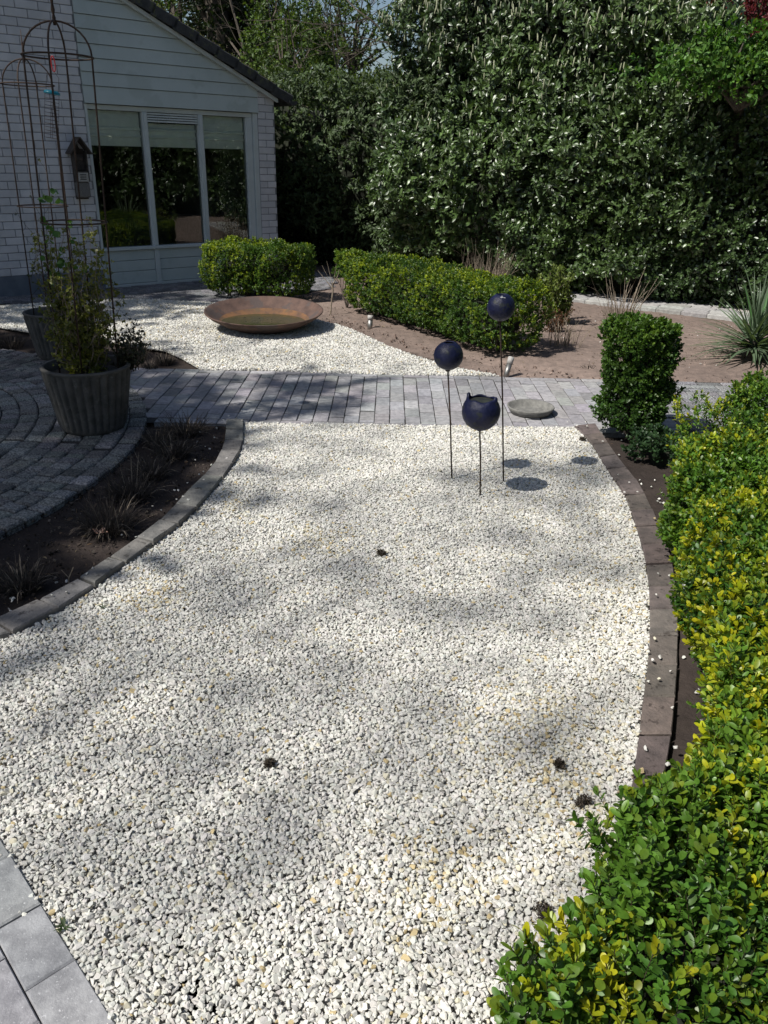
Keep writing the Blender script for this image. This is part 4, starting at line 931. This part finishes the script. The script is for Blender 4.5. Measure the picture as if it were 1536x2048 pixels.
# ------------------------------------------------------------------ blue ceramic balls on rods
def ball(bx, by, top, cx, cy, cz, R, cut, label, horns=False, mark=False):
    r_ = empty('garden_ball', (bx, by, 0), label, 'garden ornament', 'blue balls on iron rods')
    o_ = np.array([cx - bx, cy - by, cz])
    m_ = MB(); m_.tube([(0, 0, -.12), (o_[0] * .55, o_[1] * .55, (cz - R) * .55), (o_[0], o_[1], cz - R + .01)], [.0042] * 3, 8); m_.build('rod', 'iron', r_, True)
    prof = []; n0 = 22; zc = cut
    amax = math.acos(-1) ; a_top = math.acos(np.clip(cut, -1, 1))
    for i in range(n0 + 1):
        a = pi - (pi - a_top) * i / n0; prof.append((R * sin(a) + 1e-4, R * cos(a) * .97))
    th_ = .006
    inn = []
    if cut < .97:
        for i in range(12):
            a = a_top + (pi * .75 - a_top) * i / 11; inn.append(((R - th_ * 1.3) * sin(a), (R - th_) * cos(a) * .97))
    nn = 64; m_ = MB(); prof_all = prof + inn
    k = len(m_.v)
    m_.lathe(prof_all, tuple(o_), nn, close_bot=False, close_top=bool(inn) or True)
    V_ = np.array(m_.v)
    # uneven cut rim: two small upstanding corners at the sides
    if horns:
        for idx in range(len(V_)):
            ring = idx // nn; a = 2 * pi * (idx % nn) / nn
            if n0 - 1 <= ring <= n0 + 1:
                hgt = .022 * (math.exp(-((a - 2 * pi * .43) / .16) ** 2) + math.exp(-((a - 2 * pi * .93) / .22) ** 2)) + .004 * sin(5 * a)
                V_[idx, 2] += hgt; V_[idx, :2] += (V_[idx, :2] - o_[:2]) * hgt * 3
    else:
        V_[:, 2] += .0
    V_ += ((V_ - o_) * (snoise(V_, 14, int(cx * 1000) % 97, 2) * .022)[:, None]) + rng.normal(size=V_.shape) * .0005
    m_.v = [tuple(p) for p in V_]; m_.build('ball', 'blue', r_, True)
    m_ = MB(); m_.lathe([(.012, -.004), (.014, .006), (.010, .012)], (o_[0], o_[1], cz - R), 14, close_bot=True, close_top=True); m_.build('socket', 'iron', r_, True)
    if cut < .97:
        m_ = MB(); rr = R * sin(a_top) * .95; m_.lathe([(rr, 0), (rr * .5, .002), (.001, .003)], (o_[0], o_[1], cz + R * cut * .97 - .012), 28); m_.build('fill', 'rimdark', r_, True)
    if mark:
        m_ = MB()
        for k_ in range(7):
            th = -pi / 2 + rng.uniform(-.32, .22); ph = radians(53 + rng.normal() * 2.2); d_ = np.array([cos(th) * cos(ph), sin(th) * cos(ph), sin(ph) * .97])
            c_ = o_ + d_ * (R + .0006); e1 = np.cross(d_, [0, 0, 1.]); e1 /= np.linalg.norm(e1); e2 = np.cross(e1, d_)
            q_ = [c_ + e1 * cos(t_) * rng.uniform(.003, .006) + e2 * sin(t_) * rng.uniform(.0015, .003) for t_ in np.linspace(0, 2 * pi, 9)[:-1]]; m_.add([c_ + d_ * .001] + q_, [(0, i + 1, (i + 1) % 8 + 1) for i in range(8)])
        m_.build('white_mark', 'white', r_)
b1 = g(1011, 965); b2 = g(907, 960); b3 = g(963, 993)
c1, c2, c3 = at(1002, 614, b1[1] + .01), at(897, 711, b2[1] + .01), at(962, 823, b3[1])
ball(b1[0], b1[1], 0, c1[0], b1[1] + .01, c1[2], .071, .93, 'tallest blue ball on a rusty rod, with a pale mark on top', mark=True)
ball(b2[0], b2[1], 0, c2[0], b2[1] + .01, c2[2], .079, .93, 'middle-height blue ball on a rod, left of the other two')
ball(b3[0], b3[1], 0, c3[0], b3[1], c3[2], .099, .72, 'lowest and largest blue ball with an open notched top', horns=True)

# ------------------------------------------------------------------ garden spotlights
def spot(base, top, r, label, glass=False):
    base, top = np.array(base), np.array(top); r_ = empty('garden_light', tuple(base), label, 'garden light', 'small ground spotlights'); d = top - base; L_ = np.linalg.norm(d); d /= L_
    m_ = MB(); m_.tube([(0, 0, 0) - d * .04, d * L_ * .62], r * .88, 18); m_.build('body', 'steel', r_, True)
    m_ = MB(); m_.tube([d * L_ * .60, d * L_ * .985], [r, r], 18); m_.build('shade', 'greyplank' if not glass else 'plinth', r_, True)
    m_ = MB(); m_.tube([d * L_ * .99, d * L_ * 1.0], [r * .8, r * .8], 18); m_.build('lens', 'plinth' if glass else 'conc', r_)
pA = g(1014, 748, .0); spot((pA[0], 6.56, -.01), at(1023, 714, 6.62), .026, 'tilted steel spotlight in front of the diagonal hedge, by the path')
pB = g(740, 652); spot((pB[0], pB[1], -.01), at(741, 630, pB[1] + .02), .030, 'short upright spotlight at the gravel edge behind the path')
pC = g(1371, 1190); spot((pC[0], pC[1], -.01), at(1380, 1122, pC[1] + .03), .028, 'spotlight half hidden in the near hedge, beside the dark kerb', True)

# ------------------------------------------------------------------ pots with obelisks
def pot(c, R0, R1, h, label, flutes=30, grp='fluted plant pots'):
    r_ = empty('plant_pot', (c[0], c[1], 0), label, 'pot', grp)
    prof = [(R0 * .90, .0), (R0 * .98, .012), (R0 * 1.03, .03)] + [(R0 * 1.03 + (R1 - R0 * 1.03) * t_, .03 + (h - .05) * t_) for t_ in np.linspace(.04, 1, 14)] + [(R1 * 1.025, h - .012), (R1 * 1.02, h), (R1 * .93, h), (R1 * .90, h - .05), (R1 * .88, h - .07)]
    n = flutes * 8
    rf_ = lambda a, i: 1 + (.075 * (abs(cos(a * flutes / 2)) ** .7 - .6) if 2 < i < 16 else 0) + (.004 * cos(7 * a) if i > 15 else 0)
    m_ = MB(); m_.lathe(prof, (0, 0, .004), n, rf=rf_, close_bot=True); m_.build('pot_body', 'pot', r_, True)
    m_ = MB(); m_.lathe([(R1 * .895, 0), (R1 * .5, .008), (.001, .012)], (0, 0, h - .055), 32); m_.build('potting_soil', 'debris', r_, True)
    return r_
PC1 = np.array([-1.885, 4.86]); pot(PC1, .195, .262, .415, 'large dark fluted pot with climber and iron obelisk, at the terrace edge')
PC2 = np.array([-2.82, 6.72]); pot(PC2, .17, .235, .39, 'lighter fluted pot mostly hidden behind the front pot')
def obelisk(c, R, ztop, zmid, zbase, lean, label, spike=.13, rot=0.0):
    r_ = empty('obelisk', (c[0], c[1], zbase), label, 'plant support', 'iron obelisks'); sh = lambda z: np.array([lean[0] * (z - zbase), lean[1] * (z - zbase), 0])
    for k in range(4):
        a = rot + k * pi / 2; m_ = MB(); pts = [(R * cos(a), R * sin(a), z) for z in np.linspace(0, ztop - zbase, 6)]; pts = [np.array(p) + sh(p[2] + zbase) for p in pts]
        arc = [np.array([R * cos(a) * cos(t), R * sin(a) * cos(t), ztop - zbase + R * .92 * sin(t)]) for t in np.linspace(0, pi / 2, 9)[1:]]
        pts += [p + sh(p[2] + zbase) for p in arc]; m_.tube(pts, .0052, 7); m_.build('leg', 'iron', r_, True)
    for z, in ((ztop,), (zmid,)):
        m_ = MB(); m_.tube([np.array([R * 1.02 * cos(t), R * 1.02 * sin(t), z - zbase]) + sh(z) for t in np.linspace(0, 2 * pi, 33)[:-1]], .0048, 7, closed=True); m_.build('hoop', 'iron', r_, True)
    m_ = MB(); zt = ztop - zbase + R * .92; p0 = sh(zt + zbase) + [0, 0, zt]
    m_.tube([p0 + [0, 0, -.02], p0 + [0, 0, .015], p0 + [0, 0, .03], p0 + [0, 0, .05], p0 + [0, 0, .08], p0 + [0, 0, .095], p0 + [0, 0, .11], p0 + [0, 0, spike + .06]], [.008, .010, .006, .011, .006, .009, .004, .002], 8); m_.build('finial', 'iron', r_, True)
    return r_
ob1c = np.array([-1.87, 4.86]); obelisk(ob1c, .178, 2.095, 1.255, .36, (.033, 0), 'front wrought iron obelisk rising from the dark fluted pot', rot=.12)
obelisk((-2.80, 6.72), .185, 2.075, 1.22, .34, (.022, 0), 'rear iron obelisk standing in the half-hidden pot', rot=.05)
# suet feeder hanging inside the front obelisk
fd = empty('bird_feeder', (-1.83, 4.83, 1.70), 'wire cage bird feeder with teal cap hanging in the front obelisk', 'bird feeder')
tp = at(107, 112, 4.83); bo = np.array([-1.83, 4.83, 1.70])
cc_ = at(104, 186, 4.83) - bo; cb = at(103, 276, 4.83) - bo; tp = tp - bo
ax = cc_ - cb; ax /= np.linalg.norm(ax); e1 = np.cross(ax, [0, 1., 0]); e1 /= np.linalg.norm(e1); e2 = np.cross(ax, e1); L_ = np.linalg.norm(cc_ - cb)
m_ = MB(); rr = .036
for k in range(4): a = k * pi / 2 + .5; m_.tube([cb + rr * (cos(a) * e1 + sin(a) * e2), cc_ + rr * (cos(a) * e1 + sin(a) * e2)], .0011, 4)
for j in range(13):
    p0 = cb + ax * L_ * j / 12.5; m_.tube([p0 + rr * (cos(k * pi / 2 + .5) * e1 + sin(k * pi / 2 + .5) * e2) for k in range(4)], .0009, 4, closed=True)
m_.build('cage', 'iron', fd)
m_ = MB(); hl = cc_ + (tp - cc_) * .62; m_.tube([cc_ - e1 * .033, cc_ - e1 * .033 + (hl - cc_) * .7, hl, cc_ + e1 * .033 + (hl - cc_) * .7, cc_ + e1 * .033], .0012, 5); m_.build('handle', 'iron', fd)
m_ = MB(); m_.tube([cc_ - ax * .006, cc_ + ax * .004, cc_ + ax * .012], [.043, .042, .030], 18); m_.build('cap', 'teal', fd, True)
m_ = MB(); c0 = hl + (tp - hl) * .45; hv = np.linalg.norm(tp - hl) * .55
m_.tube([c0 + np.array([.010 * cos(t), 0, hv * sin(t)]) for t in np.linspace(0, 2 * pi, 15)[:-1]], .0028, 6, closed=True); m_.build('carabiner', 'red', fd, True)

# climber: stems wander up inside a column; leaves along them
def climber(name, c, zb, zt, R, nst, leaves, cols, label, twmat='twig', seed=0, lsz=.026, side=0.0, topthin=.4, fresh=None):
    r_ = empty(name, (c[0], c[1], zb), label, 'plant'); m_ = MB(); LP = []; LD = []
    for k in range(nst):
        a = rng.uniform(0, 2 * pi); r = R * .5 * rng.random(); p = np.array([r * cos(a), r * sin(a), 0.]); H_ = (zt - zb) * rng.beta(1.3, 1.5) * 1.05; d = np.array([rng.normal() * .3, rng.normal() * .3, 1.]); pts = [p.copy()]; n = int(H_ / .03) + 3
        for i in range(n):
            d = d + rng.normal(size=3) * .30; rad_ = np.linalg.norm(p[:2]); lim = R * (1 - .25 * abs(p[2] / (zt - zb) - .6))
            if rad_ > lim: d[:2] -= p[:2] / rad_ * .5
            d[2] += .25 if p[2] < H_ else -.5; d /= np.linalg.norm(d); p = p + d * .032; p[2] = max(p[2], -.06)
            if p[2] < 0 and np.linalg.norm(p[:2]) < .26: p[2] = .0
            pts.append(p.copy()); LP.append(p.copy()); LD.append(d.copy())
        m_.tube(pts, list(np.linspace(.0028, .001, len(pts))), 4, cap=False)
    m_.build('stems', twmat, r_)
    LP = np.array(LP); LD = np.array(LD); w_ = np.clip(1.25 - topthin * 2 * LP[:, 2] / (zt - zb), .15, 1.2); w_ /= w_.sum()
    pk = rng.choice(len(LP), leaves, True, p=w_); P = LP[pk] + rng.normal(size=(leaves, 3)) * .014; N = leaves
    PR = [sprig(4, lsz, lsz * .6, lsz * .8, 70, simple=False) for _ in range(4)]
    A = lerp(cols[0], cols[1], rng.random(N)) * rng.uniform(.7, 1.2, (N, 1)); Bc = lerp(cols[1], cols[2], rng.random(N))
    scatter('leaves', PR, frames(rng.normal(size=(N, 3)) + [0, 0, .3]), P, rng.uniform(.6, 1.1, N), A, Bc, 'leaf', r_)
    if fresh:
        N = len(fresh); FP = [sprig(2, .042, .032, .02, 60)]; P = np.array(fresh); A = lerp((.06, .15, .03), (.10, .2, .04), rng.random(N))
        scatter('broad_leaves', FP, frames(rng.normal(size=(N, 3)) * .6 + [0, -.5, .3]), P, rng.uniform(.7, 1.2, N), A, A, 'leaf', r_)
    return r_
fr_ = []
for (px_, py_, sp_) in ((118, 392, .02), (88, 398, .015), (125, 455, .05), (105, 470, .04), (130, 510, .05), (140, 525, .04), (115, 560, .05)):
    q = at(px_, py_, 4.8) - np.array([PC1[0], PC1[1], .36])
    for _ in range(3 if py_ < 420 else 4): fr_.append(q + rng.normal(size=3) * sp_)
climber('climbing_plant', (PC1[0], PC1[1]), .36, 1.28, .215, 100, 2100, ((.08, .10, .02), (.20, .21, .035), (.40, .38, .10)), 'tangled climber with dry stems and yellowish leaves in the front pot', seed=1, fresh=fr_)
climber('climbing_plant', (-2.80, 6.72), .34, 1.75, .19, 12, 60, ((.04, .06, .02), (.08, .09, .03), (.12, .12, .05)), 'thin bare climber on the rear obelisk', 'darktwig', 2)
# dark bushy growth spilling over the right of the front pot
climber('trailing_plant', (PC1[0] + .24, PC1[1] + .10), .36, .66, .11, 16, 320, ((.03, .035, .02), (.05, .055, .03), (.08, .08, .04)), 'dark trailing plant spilling over the right rim of the front pot', 'darktwig', 3, lsz=.022)

# ------------------------------------------------------------------ cut-back tufts and other small plants
def tuft(c, R, h, n, m1, label, lean=.7, name='dry_tuft', grp='cut-back tufts in the beds', w=.003, green=0, cat='plant'):
    r_ = empty(name, (c[0], c[1], -.03), label, cat, grp); m_ = MB(); m2 = MB(); m3 = MB()
    for _ in range(n):
        a = rng.uniform(0, 2 * pi); rr = R * .45 * rng.random() ** .5; d = np.array([cos(a) * lean * rng.random(), sin(a) * lean * rng.random(), 1.]); L_ = h * rng.uniform(.4, 1.15)
        b0 = (rr * cos(a), rr * sin(a), 0)
        if rng.random() < .55:
            p1 = np.array(b0) + d / np.linalg.norm(d) * L_ * .55; p2 = p1 + (d / np.linalg.norm(d) + rng.normal(size=3) * .35) * L_ * .45; m_.tube([b0, p1, p2], [w * .6, w * .5, w * .25], 4, cap=False)
        else: (m2 if rng.random() < .35 else m3).blade(b0, d, L_ * rng.uniform(.8, 1.4), w * 1.8, rng.uniform(.4, 2.6), 5)
    m_.build('stems', m1, r_)
    if m2.v: m2.build('blades', 'twig', r_)
    if m3.v: m3.build('blades', m1, r_)
    return r_
tf = [((370, 862), .13, .13, 'densest dark tuft, beside the corner of the paver path'), ((318, 880), .10, .10, 'flat dark tuft just right of the pot shadow'), ((345, 905), .12, .12, 'dry tuft second from the paver path, close to the kerb'), ((300, 945), .11, .12, 'bristly dry tuft beside the terrace edge, midway along the bed'), ((262, 985), .14, .13, 'wide pale-bladed tuft left of the kerb bend'), ((215, 1050), .14, .15, 'large upright tuft above the pale fallen leaf'), ((40, 1165), .11, .10, 'low twiggy stump at the left edge of the photo')]
for (p_, R_, h_, lb) in tf: q = g(*p_); tuft(q, R_ * 1.5, h_ * 1.1, 260, 'darktwig', lb, 1.5)
for (p_, R_, h_, lb) in (((330, 722), .16, .10, 'dark tuft between the upper gravel and the path end'), ((275, 712), .17, .14, 'spreading tuft directly behind the front pot rim'), ((300, 735), .12, .09, 'small tuft at the left end of the path'), ((20, 690), .22, .14, 'dark clump left of the rear pot')): q = g(*p_); tuft(q, R_, h_, 170, 'darktwig', lb)
q = g(135, 1168); tw = empty('twig', (q[0], q[1], -.02), 'single pale forked twig standing in the dark bed', 'twig'); m_ = MB()
m_.tube([(0, 0, 0), (.01, 0, .05), (.035, 0, .10)], [.003, .0025, .0018], 5); m_.tube([(.01, 0, .05), (-.02, .01, .08)], .0015, 5); m_.build('stem', 'twig', tw)
q = g(195, 1068, .0); fl = MB(); 
for i in range(3):
    vs, fs = leaf_geo(.05, .022, .5, -.2); vs = np.array(vs); a = i * 1.1; vs = np.c_[vs[:, 0] * cos(a) - vs[:, 1] * sin(a), vs[:, 0] * sin(a) + vs[:, 1] * cos(a), vs[:, 2] + .012]; fl.add(vs, fs)
o = fl.build('fallen_leaf', 'deadleaf', None, True); o.location = (q[0], q[1], -.01); tag(o, 'crumpled pinkish brown leaf lying on dark soil below the tufts', 'leaf')
# reddish dead perennial, pale green shrub, grey stalks beyond the path
q = g(1128, 690); tuft((q[0], q[1]), .34, .30, 70, 'twig', 'dead reddish-brown perennial beside the end of the diagonal hedge', .6, 'dead_perennial', None, .004)
q = g(1100, 660); dp = climber('dead_perennial', (q[0] + .05, q[1]), -.02, .33, .17, 16, 190, ((.08, .035, .02), (.12, .06, .03), (.16, .1, .05)), 'withered perennial with brown leaves behind the tallest blue ball', 'twig', 4, lsz=.03)
q = g(1112, 640); climber('hydrangea', (q[0], q[1] - .1), -.02, .66, .24, 30, 800, ((.09, .13, .03), (.15, .2, .04), (.22, .26, .06)), 'pale green budding shrub at the far end of the diagonal hedge', 'twig', 5, lsz=.045, topthin=.1)
q = g(985, 600); tuft((q[0] - .1, q[1] + .2), .6, .53, 300, 'twig', 'pinkish dry stalks standing behind the diagonal hedge', .25, 'dry_stalks', None, .004)
q = g(1262, 668); tuft((q[0] - .12, q[1]), .26, .50, 120, 'twig', 'grey upright stalks rising behind the upright shrub', .45, 'dry_stalks', None, .006)
q = g(1200, 735); tuft((q[0] - .1, q[1]), .08, .07, 22, 'darktwig', 'tiny dark seedling on the soil left of the upright shrub', .8, 'seedling', None, .004)
# pruned stem between the two hedges
q = g(661, 626); ps = empty('pruned_stem', (q[0], q[1], -.02), 'thin bare pruned stem between the two low hedges', 'plant'); m_ = MB()
m_.tube([(0, 0, 0), (.01, 0, .12), (.03, .0, .28), (.02, 0, .36)], [.009, .008, .008, .006], 7); m_.tube([(.03, 0, .28), (-.05, 0, .38), (-.14, .02, .48)], [.006, .004, .002], 5); m_.tube([(.02, 0, .33), (.08, 0, .42), (.1, 0, .5)], [.006, .004, .002], 5)
for _ in range(8): d_ = rng.normal(size=3) * .1; m_.tube([(.03, 0, .3), (.03 + d_[0], d_[1], .38 + d_[2])], [.003, .001], 4)
m_.build('stem', 'twig', ps)
# yucca
q = g(1522, 722); yu = empty('yucca', (q[0] - .06, q[1] + .1, 0), 'spiky grey-green yucca at the right edge of the reddish bed', 'yucca'); m_ = MB()
for i in range(170):
    a = rng.uniform(0, 2 * pi); el = rng.uniform(-.05, 1.35) if i < 85 else rng.uniform(-.1, .25); d_ = (cos(a) * cos(el), sin(a) * cos(el), sin(el) + .08); v = rng.uniform(.7, 1.3); c_ = np.array((.10, .145, .085)) * v
    m_.blade((rng.normal() * .03, rng.normal() * .03, .10 + .1 * max(el, 0)), d_, rng.uniform(.42, .70), rng.uniform(.022, .034), rng.uniform(.2, .9), 7, tuple(c_), .35)
m_.build('blades', 'dull', yu)
m_ = MB(); m_.tube([(0, 0, -.05), (0, 0, .1), (.01, 0, .2)], [.05, .05, .03], 8); m_.build('stem', 'bark', yu)
q = at(1528, 600, 7.5); m_ = MB(); bl_ = empty('strap_leaf_plant', (q[0] + .12, 7.75, 0), 'broad bright green strap leaves behind the yucca', 'plant')
for i in range(14):
    a = rng.uniform(0, 2 * pi); m_.blade((0, 0, .0), (cos(a) * .35, sin(a) * .35, 1), rng.uniform(.5, .72), .045, rng.uniform(.4, 1.2), 7, (.07, .17, .05), .3)
m_.build('leaves', 'dull', bl_)
def litter(poly, n, nm, lab, cols, z, sc):
    poly = np.array(poly); l, h = poly.min(0), poly.max(0); Q = rng.uniform(l, h, (n * 4, 2)); Q = Q[inpoly(Q, poly)][:n]; N = len(Q)
    lv, lf = leaf_geo(1.0, .45, .5, .2); PR = [mk_proto(np.array(lv) * [1, k_, 1], lf) for k_ in (.25, .6, 1.)]
    C = np.array(cols)[rng.integers(0, len(cols), N)] * rng.uniform(.5, 1.3, (N, 1))
    tag(scatter(nm, PR, frames(rng.normal(size=(N, 3)) * .3 + [0, 0, 1.]), np.c_[Q, np.full(N, z)], rng.uniform(.4, 1, N) ** 2 * sc, C, C, 'dull'), lab, 'leaf litter', kind='stuff')
LC = [(.16, .10, .06), (.10, .07, .045), (.22, .17, .10), (.06, .045, .035)]
litter([(.95, 6.5), (5, 6.5), (5, 8.3), (2.2, 10.3), (-.9, 11), (-1.3, 9.6), (-.2, 8.0), (.5, 7.1)], 700, 'leaf_litter', 'small dry leaf bits scattered over the reddish soil', LC, -.004, .045)
litter(left_bed, 450, 'leaf_litter', 'dry leaf and twig bits on the dark bed by the terrace', LC, -.016, .04)
litter([(.9, 1.6), (1.3, 2.5), (1.55, 3.4), (1.45, 4.9), (2.6, 4.9), (2.3, 3.0), (1.6, 1.6)], 450, 'leaf_litter', 'dead leaves and twigs under the near hedge', LC, -.016, .035)
litter(grav_main, 90, 'leaf_litter', 'few brown leaf scraps lying on the near gravel', LC, .012, .016)
# dark debris clumps and small weeds on the near gravel
for i, (p_, R_, lb) in enumerate((((1165, 1605), .022, 'dark moss clump on gravel nearest the low end of the dark kerb'), ((1088, 1828), .022, 'dark moss clump on gravel at the tip of the near hedge'), ((1118, 1530), .010, 'tiny dark clump on gravel, uppermost of the three by the kerb'), ((763, 1108), .014, 'small brownish clump in the middle of the gravel'), ((540, 1530), .010, 'tiny dark speck of moss on open gravel at lower centre'), ((1165, 880), .02, 'dark clump on gravel by the far right kerb corner'))):
    q = g(*p_, .01); n = 60; D = rng.normal(size=(n, 3)); P = D * R_ * .30 * [1, 1, .35] + [0, 0, .012]; C = grey_cols(n, (.075, .06, .048), .4)
    o = scatter('moss_clump', [sprig(6, .010, .004, .010, 70, True)], frames(D), P, rng.uniform(.6, 1.2, n), C, C, 'dull'); o.location = (q[0], q[1], .004); tag(o, lb, 'moss', 'dark clumps on the gravel')
for p_, lb in (((128, 1855), 'small green weed between gravel and paving slab'), ((205, 1215), 'tiny dark weed on gravel near the left kerb')):
    q = g(*p_, .01); m_ = MB()
    for _ in range(14): a = rng.uniform(0, 6.28); m_.blade((0, 0, 0), (cos(a), sin(a), .7), rng.uniform(.012, .03), .004, .8, 4, (.04, .07, .02))
    o = m_.build('weed', 'dull'); o.location = (q[0], q[1], .008); tag(o, lb, 'weed')
